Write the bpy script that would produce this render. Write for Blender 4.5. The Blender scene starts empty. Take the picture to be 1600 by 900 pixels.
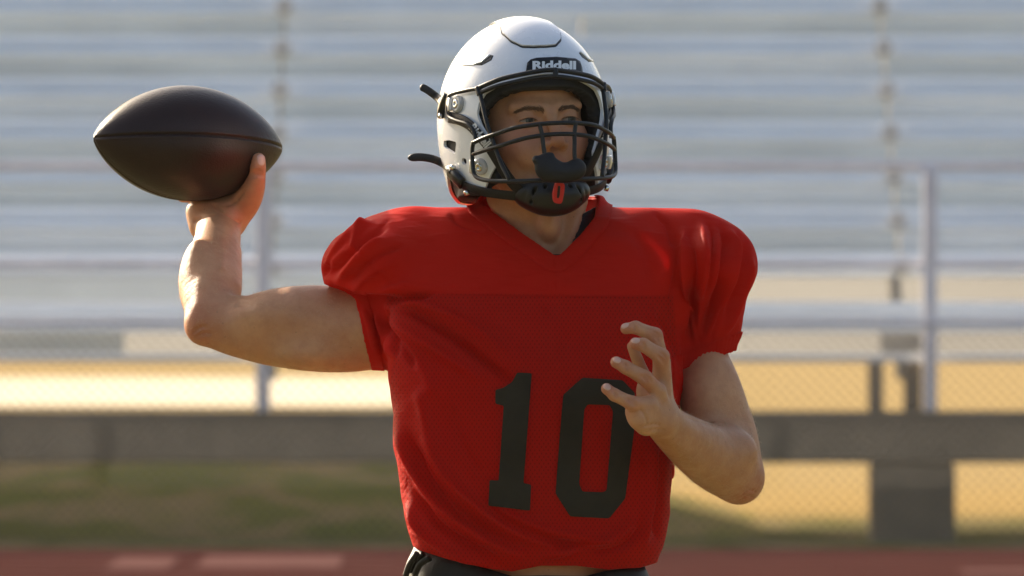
import bpy, bmesh, math, random
import numpy as np
from mathutils import Vector, Matrix
from mathutils.bvhtree import BVHTree

random.seed(7)
rng = np.random.default_rng(7)
scene = bpy.context.scene
COL = scene.collection
rad = math.radians

# ------------------------------------------------------------------ camera
CAM_D, CAM_Z, PXM = 18.0, 1.46, 1120.0
cam_data = bpy.data.cameras.new('camera')
cam = bpy.data.objects.new('camera', cam_data)
COL.objects.link(cam)
cam.location = (0, -CAM_D, CAM_Z)
cam.rotation_euler = (rad(90), 0, 0)
cam_data.sensor_width = 36.0
cam_data.lens = 36.0 * CAM_D * PXM / 1600.0
cam_data.clip_start = 0.5
cam_data.clip_end = 3000
cam_data.dof.use_dof = True
cam_data.dof.focus_distance = CAM_D - 0.05
cam_data.dof.aperture_fstop = 18.0
scene.camera = cam

# ------------------------------------------------------------------ light
SUN_EL, SUN_AZ = 24.0, -36.0           # behind the player, to the left
sdir = Vector((math.sin(rad(SUN_AZ)) * math.cos(rad(SUN_EL)),
               math.cos(rad(SUN_AZ)) * math.cos(rad(SUN_EL)),
               math.sin(rad(SUN_EL))))
sun_data = bpy.data.lights.new('sun', 'SUN')
sun_data.energy = 5.0
sun_data.angle = rad(0.6)
sun_data.color = (1.0, 0.86, 0.66)
sun = bpy.data.objects.new('sun', sun_data)
COL.objects.link(sun)
sun.rotation_euler = sdir.to_track_quat('Z', 'Y').to_euler()
sun.location = (-8, 8, 9)
world = bpy.data.worlds.new('World')
scene.world = world
world.use_nodes = True
wn = world.node_tree.nodes
wl = world.node_tree.links
wn.clear()
sky = wn.new('ShaderNodeTexSky')
sky.sky_type = 'NISHITA'
sky.sun_disc = False
sky.sun_elevation = rad(SUN_EL)
sky.sun_rotation = rad(SUN_AZ)
sky.dust_density = 5.0
sky.air_density = 1.0
sky.ozone_density = 0.4
bg = wn.new('ShaderNodeBackground')
bg.inputs[1].default_value = 0.115
out = wn.new('ShaderNodeOutputWorld')
wl.new(sky.outputs[0], bg.inputs[0])
wl.new(bg.outputs[0], out.inputs[0])
scene.view_settings.view_transform = 'Standard'
scene.view_settings.look = 'None'
scene.view_settings.gamma = 1.0
scene.view_settings.exposure = 1.08
scene.view_settings.use_curve_mapping = False
scene.render.engine = 'CYCLES'
scene.cycles.use_denoising = True
scene.cycles.max_bounces = 8
scene.cycles.transparent_max_bounces = 12
scene.cycles.sample_clamp_indirect = 6.0


def W(px, py, y=0.0):
    """world point seen at pixel (px, py) of the 1600x900 photograph at depth y"""
    k = (CAM_D + y) / CAM_D / PXM
    return np.array([(px - 800) * k, y, CAM_Z + (450 - py) * k])


def RP(r, y=0.0):
    return r * (CAM_D + y) / CAM_D / PXM


def to_px(P):
    P = np.asarray(P, dtype=np.float64)
    k = (CAM_D + P[..., 1]) / CAM_D / PXM
    return np.stack([800 + P[..., 0] / k, 450 - (P[..., 2] - CAM_Z) / k], -1)


# ------------------------------------------------------------------ materials
def new_mat(name):
    m = bpy.data.materials.new(name)
    m.use_nodes = True
    nt = m.node_tree
    b = nt.nodes['Principled BSDF']
    return m, nt, b


def link(nt, a, b):
    nt.links.new(a, b)


def coords(nt, scale=(1, 1, 1), kind='Object'):
    tc = nt.nodes.new('ShaderNodeTexCoord')
    mp = nt.nodes.new('ShaderNodeMapping')
    mp.inputs['Scale'].default_value = scale
    link(nt, tc.outputs[kind], mp.inputs[0])
    return mp.outputs[0]


def noise(nt, vec, scale, detail=4, rough=0.55):
    n = nt.nodes.new('ShaderNodeTexNoise')
    n.inputs['Scale'].default_value = scale
    n.inputs['Detail'].default_value = detail
    n.inputs['Roughness'].default_value = rough
    link(nt, vec, n.inputs['Vector'])
    return n.outputs['Fac']


def ramp(nt, fac, stops):
    r = nt.nodes.new('ShaderNodeValToRGB')
    e = r.color_ramp.elements
    while len(e) < len(stops):
        e.new(0.5)
    for el, (p, c) in zip(e, stops):
        el.position = p
        el.color = (*c, 1) if len(c) == 3 else c
    link(nt, fac, r.inputs[0])
    return r.outputs[0]


def mixc(nt, fac, a, b, mode='MIX'):
    m = nt.nodes.new('ShaderNodeMix')
    m.data_type = 'RGBA'
    m.blend_type = mode
    for sock, v in ((m.inputs[0], fac), (m.inputs[6], a), (m.inputs[7], b)):
        if isinstance(v, (int, float)):
            sock.default_value = v
        elif isinstance(v, tuple):
            sock.default_value = (*v, 1)
        else:
            link(nt, v, sock)
    return m.outputs[2]


def math_node(nt, op, a, b=0.0):
    m = nt.nodes.new('ShaderNodeMath')
    m.operation = op
    for s, v in zip(m.inputs, (a, b)):
        if isinstance(v, (int, float)):
            s.default_value = v
        else:
            link(nt, v, s)
    return m.outputs[0]


def bump(nt, b, height, strength=0.3, dist=0.001):
    n = nt.nodes.new('ShaderNodeBump')
    n.inputs['Strength'].default_value = strength
    n.inputs['Distance'].default_value = dist
    link(nt, height, n.inputs['Height'])
    link(nt, n.outputs[0], b.inputs['Normal'])
    return n


def simple(name, col, rough=0.6, metal=0.0, var=0.12, scale=6.0, coat=0.0, bumps=0.0, bscale=200, spec=0.5):
    m, nt, b = new_mat(name)
    v = coords(nt)
    f = noise(nt, v, scale, 5, 0.6)
    lo = tuple(c * (1 - var) for c in col)
    hi = tuple(min(1, c * (1 + var)) for c in col)
    link(nt, ramp(nt, f, [(0.3, lo), (0.7, hi)]), b.inputs['Base Color'])
    b.inputs['Roughness'].default_value = rough
    b.inputs['Metallic'].default_value = metal
    b.inputs['Coat Weight'].default_value = coat
    b.inputs['Specular IOR Level'].default_value = spec
    if bumps:
        bump(nt, b, noise(nt, v, bscale, 2), bumps, 0.001)
    return m


# ------------------------------------------------------------------ mesh helpers
def mesh_obj(name, verts, faces, mat, parent=None, smooth=True, **tags):
    me = bpy.data.meshes.new(name)
    if isinstance(faces, np.ndarray) and len(faces) > 2000:
        V = np.ascontiguousarray(verts, dtype=np.float32)
        Q = np.ascontiguousarray(faces, dtype=np.int32)
        me.vertices.add(len(V))
        me.vertices.foreach_set('co', V.ravel())
        me.loops.add(Q.size)
        me.loops.foreach_set('vertex_index', Q.ravel())
        me.polygons.add(len(Q))
        me.polygons.foreach_set('loop_start', np.arange(0, Q.size, Q.shape[1], dtype=np.int32))
        me.update(calc_edges=True)
        me.validate()
    else:
        me.from_pydata([tuple(map(float, v)) for v in verts], [], [tuple(map(int, f)) for f in faces])
        me.update()
    if mat is not None:
        me.materials.append(mat)
    if smooth:
        me.polygons.foreach_set('use_smooth', [True] * len(me.polygons))
    o = bpy.data.objects.new(name, me)
    COL.objects.link(o)
    o.parent = parent
    for k, v in tags.items():
        o[k] = v
    return o


def empty(name, loc=(0, 0, 0), **tags):
    o = bpy.data.objects.new(name, None)
    COL.objects.link(o)
    o.location = loc
    o.empty_display_size = 0.1
    for k, v in tags.items():
        o[k] = v
    return o


def bm_obj(name, bm, mat, parent=None, smooth=False, **tags):
    me = bpy.data.meshes.new(name)
    bm.to_mesh(me)
    bm.free()
    if mat is not None:
        me.materials.append(mat)
    if smooth:
        me.polygons.foreach_set('use_smooth', [True] * len(me.polygons))
    o = bpy.data.objects.new(name, me)
    COL.objects.link(o)
    o.parent = parent
    for k, v in tags.items():
        o[k] = v
    return o


def box_bm(lo, hi, bev=0.0, seg=2):
    bm = bmesh.new()
    bmesh.ops.create_cube(bm, size=1)
    lo, hi = Vector(lo), Vector(hi)
    for v in bm.verts:
        v.co = Vector(((v.co.x + .5) * (hi.x - lo.x) + lo.x,
                       (v.co.y + .5) * (hi.y - lo.y) + lo.y,
                       (v.co.z + .5) * (hi.z - lo.z) + lo.z))
    if bev:
        bmesh.ops.bevel(bm, geom=bm.edges[:], offset=bev, segments=seg, affect='EDGES', profile=0.5)
    return bm


def box(name, lo, hi, mat, parent=None, bev=0.0, **tags):
    return bm_obj(name, box_bm(lo, hi, bev), mat, parent, **tags)


def catmull(pts, n=8, closed=False):
    P = np.asarray(pts, float)
    m = len(P)
    res = []
    segs = m if closed else m - 1
    for i in range(segs):
        if closed:
            p0, p1, p2, p3 = P[(i - 1) % m], P[i], P[(i + 1) % m], P[(i + 2) % m]
        else:
            p1, p2 = P[i], P[i + 1]
            p0 = P[i - 1] if i > 0 else 2 * p1 - p2
            p3 = P[i + 2] if i + 2 < m else 2 * p2 - p1
        for k in range(n):
            t = k / n
            res.append(0.5 * (2 * p1 + (p2 - p0) * t + (2 * p0 - 5 * p1 + 4 * p2 - p3) * t * t
                              + (3 * p1 - p0 - 3 * p2 + p3) * t ** 3))
    if not closed:
        res.append(P[-1])
    return np.array(res)


def sweep(pts, prof, closed=False, up=(0, 0, 1), normals=None, scales=None):
    """sweep 2D profile (list of (u, v)) along pts; u along the side, v along the normal"""
    P = np.asarray(pts, float)
    n = len(P)
    T = np.zeros_like(P)
    for i in range(n):
        a = P[(i - 1) % n] if closed or i > 0 else P[i]
        b = P[(i + 1) % n] if closed or i < n - 1 else P[i]
        t = b - a
        T[i] = t / (np.linalg.norm(t) + 1e-12)
    V, F = [], []
    N = None
    m = len(prof)
    for i in range(n):
        if normals is not None:
            N = np.asarray(normals[i], float)
        elif N is None:
            N = np.asarray(up, float)
            if abs(N @ T[i]) > 0.95:
                N = np.array([0, 1.0, 0])
        N = N - (N @ T[i]) * T[i]
        N /= np.linalg.norm(N) + 1e-12
        S = np.cross(T[i], N)
        sc = 1 if scales is None else scales[i]
        for (u, v) in prof:
            V.append(P[i] + S * u * sc + N * v * sc)
    for i in range(n if closed else n - 1):
        for k in range(m):
            a, b = i * m + k, i * m + (k + 1) % m
            c, d = ((i + 1) % n) * m + (k + 1) % m, ((i + 1) % n) * m + k
            F.append((a, b, c, d))
    if not closed:
        F.append(tuple(range(m))[::-1])
        F.append(tuple((n - 1) * m + k for k in range(m)))
    return V, F


def circle(r, n=10):
    return [(r * math.cos(2 * math.pi * k / n), r * math.sin(2 * math.pi * k / n)) for k in range(n)]


def strip_prof(w, t):
    """rounded flat strip, width w, thickness t"""
    b = min(t * 0.5, w * 0.25)
    return [(-w / 2, -t / 2 + b * .6), (-w / 2 + b, -t / 2), (w / 2 - b, -t / 2), (w / 2, -t / 2 + b * .6),
            (w / 2, t / 2 - b * .6), (w / 2 - b, t / 2), (-w / 2 + b, t / 2), (-w / 2, t / 2 - b * .6)]


def tube(name, pts, r, mat, parent=None, smooth_n=6, closed=False, n=10, scales=None, **tags):
    P = catmull(pts, smooth_n, closed) if smooth_n > 1 else np.asarray(pts)
    if scales is not None:
        scales = np.interp(np.linspace(0, 1, len(P)), np.linspace(0, 1, len(scales)), scales)
    V, F = sweep(P, circle(r, n), closed, scales=scales)
    return mesh_obj(name, V, F, mat, parent, **tags)


# ------------------------------------------------------------------ signed distance modelling
def d_cap(P, a, b, ra, rb):
    a = np.asarray(a, np.float32)
    ab = np.asarray(b, np.float32) - a
    pa = P - a
    t = np.clip((pa @ ab) / (ab @ ab + 1e-12), 0, 1)
    return np.linalg.norm(pa - t[:, None] * ab, axis=1) - (ra + t * (rb - ra))


def d_chain(P, pts, n=5):
    """pts: rows (x, y, z, r) smoothed into a tapering limb"""
    C = catmull(pts, n).astype(np.float32)
    d = None
    for i in range(len(C) - 1):
        e = d_cap(P, C[i, :3], C[i + 1, :3], C[i, 3], C[i + 1, 3])
        d = e if d is None else np.minimum(d, e)
    return d


def d_ell(P, c, r, R=None):
    q = P - np.asarray(c, np.float32)
    if R is not None:
        q = q @ np.asarray(R, np.float32)
    r = np.asarray(r, np.float32)
    k0 = np.linalg.norm(q / r, axis=1)
    k1 = np.linalg.norm(q / (r * r), axis=1)
    return k0 * (k0 - 1) / (k1 + 1e-9)


def smin(a, b, k):
    h = np.clip(0.5 + 0.5 * (b - a) / k, 0, 1)
    return b + (a - b) * h - k * h * (1 - h)


def smax(a, b, k):
    return -smin(-a, -b, k)


def sdf_poly(Q, poly):
    """signed distance to a 2D polygon, negative inside"""
    Q = np.asarray(Q, np.float64)
    V = np.asarray(poly, np.float64)
    n = len(V)
    d = np.full(len(Q), 1e18)
    inside = np.zeros(len(Q), bool)
    for i in range(n):
        a, b = V[i], V[(i + 1) % n]
        e = b - a
        w = Q - a
        t = np.clip((w @ e) / (e @ e + 1e-18), 0, 1)
        d = np.minimum(d, ((w - t[:, None] * e) ** 2).sum(1))
        c = ((a[1] <= Q[:, 1]) & (b[1] > Q[:, 1])) | ((b[1] <= Q[:, 1]) & (a[1] > Q[:, 1]))
        xi = a[0] + (Q[:, 1] - a[1]) * (b[0] - a[0]) / (b[1] - a[1] + 1e-18)
        inside ^= c & (Q[:, 0] < xi)
    d = np.sqrt(d)
    return np.where(inside, -d, d)


def polyline_dist(Q, pts):
    """distance to a polyline and the position along it (0..1)"""
    V = np.asarray(pts, float)
    L = np.r_[0, np.cumsum(np.linalg.norm(np.diff(V, axis=0), axis=1))]
    d = np.full(len(Q), 1e9)
    s = np.zeros(len(Q))
    for i in range(len(V) - 1):
        a, b = V[i], V[i + 1]
        e = b - a
        w = Q - a
        t = np.clip((w @ e) / (e @ e), 0, 1)
        dd = np.linalg.norm(w - t[:, None] * e, axis=1)
        m = dd < d
        d[m] = dd[m]
        s[m] = (L[i] + t[m] * (L[i + 1] - L[i])) / L[-1]
    return d, s


def mesh_sdf(f, lo, hi, h, proj=2):
    """naive surface nets on a coarse-to-fine grid; returns verts, quads"""
    lo = np.asarray(lo, np.float64)
    dims = np.ceil((np.asarray(hi) - lo) / h / 4).astype(int) * 4
    cd = dims // 4
    ax = [lo[i] + (np.arange(cd[i]) + 0.5) * 4 * h for i in range(3)]
    G = np.stack(np.meshgrid(*ax, indexing='ij'), -1).reshape(-1, 3).astype(np.float32)

    def ev(P):
        o = np.empty(len(P), np.float32)
        for s in range(0, len(P), 400000):
            o[s:s + 400000] = f(P[s:s + 400000])
        return o
    C = ev(G).reshape(cd)
    D = C.repeat(4, 0).repeat(4, 1).repeat(4, 2)
    D = np.where(np.abs(D) < 1e-6, 1e-6, D)
    near = np.abs(C) < 4 * h * 1.55
    near = near.repeat(4, 0).repeat(4, 1).repeat(4, 2)
    I = np.argwhere(near)
    P = (lo + (I + 0.5) * h).astype(np.float32)
    D[near] = ev(P)
    S = D < 0
    c = [S[i:dims[0] - 1 + i, j:dims[1] - 1 + j, k:dims[2] - 1 + k] for i in (0, 1) for j in (0, 1) for k in (0, 1)]
    cnt = sum(x.astype(np.int8) for x in c)
    act = (cnt > 0) & (cnt < 8)
    A = np.argwhere(act)
    idx = np.full(act.shape, -1, np.int64)
    idx[act] = np.arange(len(A))
    off = np.array([(i, j, k) for i in (0, 1) for j in (0, 1) for k in (0, 1)])
    vals = np.stack([D[A[:, 0] + o[0], A[:, 1] + o[1], A[:, 2] + o[2]] for o in off], 1)
    acc = np.zeros((len(A), 3))
    num = np.zeros(len(A))
    for a in range(8):
        for b in range(a + 1, 8):
            if np.abs(off[a] - off[b]).sum() != 1:
                continue
            m = (vals[:, a] < 0) != (vals[:, b] < 0)
            t = vals[m, a] / (vals[m, a] - vals[m, b])
            acc[m] += off[a] + t[:, None] * (off[b] - off[a])
            num[m] += 1
    V = lo + (A + acc / num[:, None] + 0.5) * h
    Q = []
    nx, ny, nz = dims
    for axis in range(3):
        s0 = [slice(1, n - 1) for n in dims]
        s1 = [slice(1, n - 1) for n in dims]
        s0[axis] = slice(0, dims[axis] - 1)
        s1[axis] = slice(1, dims[axis])
        a, b = S[tuple(s0)], S[tuple(s1)]
        base = np.array([0 if i == axis else 1 for i in range(3)])
        u, v = (axis + 1) % 3, (axis + 2) % 3
        for flip, mm in ((False, a & ~b), (True, ~a & b)):
            E = np.argwhere(mm) + base
            if not len(E):
                continue
            eu, ev_ = np.eye(3, dtype=int)[u], np.eye(3, dtype=int)[v]
            q = [E - eu - ev_, E - ev_, E, E - eu]
            q = np.stack([idx[x[:, 0], x[:, 1], x[:, 2]] for x in q], 1)
            Q.append(q[:, ::-1] if flip else q)
    Q = np.concatenate(Q)
    Q = Q[(Q >= 0).all(1)]
    e = h * 0.35
    for _ in range(proj):
        V32 = V.astype(np.float32)
        d0 = ev(V32)
        g = np.stack([ev(V32 + np.float32(e) * np.eye(3, dtype=np.float32)[i]) - ev(V32 - np.float32(e) * np.eye(3, dtype=np.float32)[i]) for i in range(3)], 1) / (2 * e)
        st = d0[:, None] * g / np.maximum((g * g).sum(1), 0.2)[:, None]
        ln = np.linalg.norm(st, axis=1)
        st *= np.minimum(1, h * 0.6 / (ln + 1e-12))[:, None]
        V = V - st
    return V, Q


def vnormals(V, Q):
    n = np.cross(V[Q[:, 2]] - V[Q[:, 0]], V[Q[:, 3]] - V[Q[:, 1]])
    N = np.zeros_like(V)
    for k in range(4):
        np.add.at(N, Q[:, k], n)
    return N / (np.linalg.norm(N, axis=1)[:, None] + 1e-12)


def laplace(V, Q, it=1, lam=0.5, fixed=None):
    E = np.concatenate([Q[:, [0, 1]], Q[:, [1, 2]], Q[:, [2, 3]], Q[:, [3, 0]]])
    E = np.concatenate([E, E[:, ::-1]])
    for _ in range(it):
        S = np.zeros_like(V)
        c = np.zeros(len(V))
        np.add.at(S, E[:, 0], V[E[:, 1]])
        np.add.at(c, E[:, 0], 1)
        nv = V + lam * (S / np.maximum(c, 1)[:, None] - V)
        if fixed is not None:
            nv[fixed] = V[fixed]
        V = nv
    return V


def num_grad(f, V, e=4e-4):
    return np.stack([f(V + e * np.eye(3)[i]) - f(V - e * np.eye(3)[i]) for i in range(3)], 1) / (2 * e)


def border(V, Q):
    E = np.sort(np.concatenate([Q[:, [0, 1]], Q[:, [1, 2]], Q[:, [2, 3]], Q[:, [3, 0]]]), axis=1)
    key = E[:, 0] * len(V) + E[:, 1]
    u, c = np.unique(key, return_counts=True)
    u = u[c == 1]
    return np.unique(np.r_[u // len(V), u % len(V)])


def trim(V, Q, cut, h, post=None):
    """drop the faces where cut(V) < 0 and pull the new border onto cut = 0"""
    d = cut(V)
    Q = Q[(d[Q] > -0.5 * h).all(1)]
    used = np.unique(Q)
    remap = np.full(len(V), -1)
    remap[used] = np.arange(len(used))
    V = V[used].copy()
    Q = remap[Q]
    bd = border(V, Q)
    for _ in range(4):
        d = cut(V[bd])
        g = num_grad(cut, V[bd])
        st = -d[:, None] * g / np.maximum((g * g).sum(1), .05)[:, None]
        ln = np.linalg.norm(st, axis=1)
        st *= np.minimum(1, 1.5 * h / (ln + 1e-12))[:, None]
        st[np.abs(d) > 2.5 * h] = 0
        V[bd] += st
        if post is not None:
            V[bd] = post(V[bd])
    return V, Q


# ------------------------------------------------------------------ setting materials
def ground_mat():
    m, nt, b = new_mat('field_grass')
    v = coords(nt, kind='Object')
    big = noise(nt, v, 0.25, 4)
    fine = noise(nt, v, 30, 5, 0.7)
    mid = noise(nt, v, 2.2, 4, 0.6)
    green = mixc(nt, fine, (0.06, 0.082, 0.024), (0.13, 0.14, 0.05))
    dry = mixc(nt, fine, (0.20, 0.155, 0.09), (0.30, 0.24, 0.14))
    g1 = mixc(nt, ramp(nt, mid, [(0.42, (0, 0, 0)), (0.6, (1, 1, 1))]), green, dry)
    straw = mixc(nt, fine, (0.31, 0.22, 0.09), (0.48, 0.345, 0.16))
    # the mown field goes over into dry straw beyond the stands
    sx = nt.nodes.new('ShaderNodeSeparateXYZ')
    link(nt, v, sx.inputs[0])
    yy = math_node(nt, 'ADD', sx.outputs[1], math_node(nt, 'MULTIPLY', math_node(nt, 'SUBTRACT', big, 0.5), 6.0))
    far = nt.nodes.new('ShaderNodeMapRange')
    far.inputs[1].default_value = 62.5
    far.inputs[2].default_value = 66.5
    link(nt, yy, far.inputs[0])
    link(nt, mixc(nt, far.outputs[0], g1, straw), b.inputs['Base Color'])
    b.inputs['Roughness'].default_value = 1.0
    b.inputs['Specular IOR Level'].default_value = 0.0
    bump(nt, b, fine, 0.6, 0.02)
    return m


M_GROUND = ground_mat()
M_BERM = None
m, nt, b = new_mat('berm_grass')
v = coords(nt)
f1 = noise(nt, v, 0.9, 4, 0.6)
f2 = noise(nt, v, 40, 4, 0.7)
link(nt, mixc(nt, 0.35, ramp(nt, f1, [(0.40, (0.17, 0.20, 0.04)), (0.46, (0.29, 0.25, 0.09)), (0.52, (0.42, 0.30, 0.18)), (0.60, (0.19, 0.20, 0.045))]),
                mixc(nt, f2, (0.10, 0.11, 0.03), (0.32, 0.27, 0.15))), b.inputs['Base Color'])
b.inputs['Roughness'].default_value = 1.0
b.inputs['Specular IOR Level'].default_value = 0.0
bump(nt, b, f2, 0.6, 0.03)
M_BERM = m
M_TRACK = simple('track_rubber', (0.068, 0.025, 0.021), 1.0, spec=0.0, var=0.18, scale=0.8, bumps=0.5, bscale=300)
M_PAINT = simple('lane_paint', (0.125, 0.062, 0.055), 1.0, spec=0.0, var=0.12, scale=4)
M_CONC = simple('old_concrete', (0.24, 0.185, 0.12), 0.95, var=0.22, scale=2.2, bumps=0.5, bscale=60)
M_ALU = simple('weathered_aluminium', (0.83, 0.865, 0.90), 0.6, metal=0.0, var=0.07, scale=1.5)
M_ALU2 = simple('mill_aluminium', (0.73, 0.76, 0.78), 0.65, metal=0.0, var=0.08, scale=1.2)
M_RISER = simple('riser_aluminium', (0.65, 0.68, 0.68), 0.7, metal=0.0, var=0.14, scale=0.7)
M_GALV = simple('galvanised_steel', (0.78, 0.74, 0.75), 0.5, metal=0.1, var=0.1, scale=5)
M_BRACK = simple('dull_steel_bracket', (0.44, 0.42, 0.40), 0.7, metal=0.2, var=0.2, scale=8)

# ------------------------------------------------------------------ the setting
bm = bmesh.new()
bmesh.ops.create_grid(bm, x_segments=40, y_segments=40, size=900)
for vv in bm.verts:
    vv.co.y += 500
bm_obj('ground', bm, M_GROUND, kind='structure')
TRK0, TRK1 = 43.5, 53.75
box('track', (-60, TRK0, -0.05), (60, TRK1, 0.012), M_TRACK, kind='structure')
for k in range(8):
    y0 = TRK0 + 0.4 + k * 1.22
    box('lane_line', (-60, y0, 0.010), (60, y0 + 0.05, 0.016), M_PAINT, kind='structure')
for (x0, x1, y0, y1) in ((-2.10, -1.78, 48.4, 51.2), (-1.64, -0.9, 48.7, 51.6), (2.3, 3.4, 47.3, 48.3)):
    box('lane_mark', (x0, y0, 0.0105), (x1, y1, 0.0165), M_PAINT, kind='structure')

M_PATH = simple('pale_dirt', (0.60, 0.50, 0.34), 0.95, var=0.15, scale=0.2)
box('dirt_path', (-70, 139, 0.004), (-0.9, 188, 0.03), M_PATH, kind='structure')

# grassy bank behind the stands, added so its front face falls in shade
bx, by = np.meshgrid(np.linspace(-26, 1.6, 120), np.linspace(57.3, 70, 50), indexing='ij')
prof = np.clip((by - 57.3) / 2.6, 0, 1) ** 0.8 * np.clip((70 - by) / 6.0, 0, 1)
endf = np.clip((1.5 - bx) / 2.2, 0, 1)
bz = 0.44 * np.minimum(prof, 1) * endf ** 0.7 + 0.03 * np.sin(bx * 2.1) * np.cos(by * 1.7) * prof - 0.02
bz += rng.normal(0, 0.008, bz.shape)
BV = np.stack([bx, by, bz], -1).reshape(-1, 3)
ii, jj = np.meshgrid(np.arange(119), np.arange(49), indexing='ij')
q = (ii * 50 + jj).ravel()
mesh_obj('grass_bank', BV, np.stack([q, q + 50, q + 51, q + 1], 1), M_BERM, kind='structure')

# far slope of dry grass seen through the gaps of the stands
M_SLOPE = simple('dry_slope', (0.17, 0.152, 0.118), 0.95, var=0.25, scale=0.05)
sx_, sy_ = np.meshgrid(np.linspace(-160, 160, 80), np.linspace(240, 420, 40), indexing='ij')
sz_ = np.clip((sy_ - 240) / 120, 0, 1) ** 1.3 * 26 + 1.5 * np.sin(sx_ * 0.06) * np.clip((sy_ - 250) / 60, 0, 1) - 0.1
ii, jj = np.meshgrid(np.arange(79), np.arange(39), indexing='ij')
q = (ii * 40 + jj).ravel()
mesh_obj('hill', np.stack([sx_, sy_, sz_], -1).reshape(-1, 3), np.stack([q, q + 40, q + 41, q + 1], 1), M_SLOPE, kind='structure')

# ---- grandstand
HALF = 24.0
stand = empty('bleachers', (0, 56, 0), label='pale aluminium bleachers on a concrete beam frame behind the player', category='bleachers')


def sbox(name, lo, hi, mat, bev=0.0, parent=stand):
    o = box(name, (lo[0], lo[1] - 56, lo[2]), (hi[0], hi[1] - 56, hi[2]), mat, parent, bev)
    return o


POSTX = [2.28 + 3.69 * k for k in range(-7, 6)]
COLX = [2.28 + 7.1 * k for k in range(-3, 4)]
sbox('concrete_beam', (-HALF, 56.0, 0.455), (HALF, 56.45, 0.752), M_CONC, 0.02)
for x in [c + 0.02 for c in COLX]:
    sbox('concrete_post', (x - 0.245, 56.03, -0.1), (x + 0.245, 56.42, 0.453), M_CONC, 0.02)
for x in COLX:
    sbox('stub_column', (x - 0.23, 56.16, 0.753), (x - 0.145, 56.34, 1.033), M_CONC, 0.01)
    sbox('stub_column', (x - 0.025, 56.16, 0.753), (x + 0.072, 56.34, 1.033), M_CONC, 0.01)
# front walkway and its fascia
sbox('walkway_plank', (-HALF, 56.2, 1.035), (HALF, 56.5, 1.075), M_ALU2, 0.006)
sbox('walkway_plank', (-HALF, 56.53, 1.035), (HALF, 56.83, 1.075), M_ALU2, 0.006)
sbox('fascia_plank', (-HALF, 57.0, 1.205), (HALF, 57.05, 1.285), M_ALU, 0.008)
sbox('fascia_plank', (-HALF, 57.06, 1.29), (HALF, 57.10, 1.38), M_ALU2, 0.008)
RISE, RUN = 0.2685, 0.72
BX = [2.28 + 3.69 * k for k in range(-6, 6)]
for i in range(22):
    z = 1.525 + i * RISE
    yb = 57.6 + i * RUN
    sbox('seat_plank', (-HALF, yb, z), (HALF, yb + 0.26, z + 0.048), M_ALU, 0.01)
    sbox('seat_backing', (-HALF, yb + 0.10, z + 0.05), (HALF, yb + 0.13, z + 0.093), M_ALU2)
    sbox('foot_plank', (-HALF, yb + 0.14, z + 0.095), (HALF, yb + 0.40, z + 0.142), M_ALU, 0.01)
    if i > 0:
        # recessed riser boards, with a few open bays
        xs = [-HALF, -12.5, -4.3, -1.41, 0.43, 2.28, 3.3, 11.0, HALF]
        for a in range(len(xs) - 1):
            sbox('riser_board', (xs[a] + 0.01, yb - 0.12, z - 0.128), (xs[a + 1] - 0.01, yb - 0.09, z - 0.002), M_RISER if (i + a) % 3 else M_ALU2)
    for x in BX if i < 14 else []:
        bmk = bmesh.new()
        bmesh.ops.create_cone(bmk, cap_ends=True, segments=16, radius1=0.052, radius2=0.052, depth=0.05)
        bmesh.ops.rotate(bmk, matrix=Matrix.Rotation(rad(90), 3, 'X'), verts=bmk.verts)
        bmesh.ops.translate(bmk, vec=(x, yb - 0.03 - 56, z + 0.07), verts=bmk.verts)
        bm_obj('seat_bracket', bmk, M_BRACK, stand)
for (x0, x1) in ((-HALF, -5.0), (-4.98, -1.45), (-1.43, 0.42)):
    sbox('riser_board', (x0, 57.5, 1.384), (x1, 57.53, 1.522), M_RISER)
for (x0, x1) in ((-HALF, -5.0), (-4.98, -2.26), (-1.5, 0.3)):
    sbox('riser_board', (x0, 57.15, 1.08), (x1, 57.18, 1.203), M_RISER)
# stringers that carry the rows
for x in POSTX:
    P0, P1 = (x, 57.6 - 56, 0.98), (x, 57.6 + 21 * RUN - 56, 1.25 + 21 * RISE)
    V, F = sweep([P0, P1], [(-0.03, -0.06), (0.03, -0.06), (0.03, 0.06), (-0.03, 0.06)], up=(0, 0, 1))
    mesh_obj('stringer', V, F, M_BRACK, stand, smooth=False)
    sbox('back_column', (x - 0.06, 72.4, 0.0), (x + 0.06, 72.52, 6.5), M_BRACK) if x > 4.5 or x < -4.5 else None
    sbox('stub_column', (x - 0.13, 57.25, 1.08), (x + 0.13, 57.35, 1.20), M_BRACK) if x > 0 else None
# guard rail on the front walkway
for zz, rr in ((2.165, 0.028), (1.60, 0.028)):
    V, F = sweep([(-HALF, 0.12, zz), (HALF, 0.12, zz)], circle(rr, 12))
    mesh_obj('guard_rail', V, F, M_GALV, stand)
for x in [2.40 + 1.915 * k for k in range(-13, 11)]:
    sbox('guard_post', (x - 0.042, 56.06, 0.753), (x + 0.042, 56.13, 2.15), M_GALV, 0.01)

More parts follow.
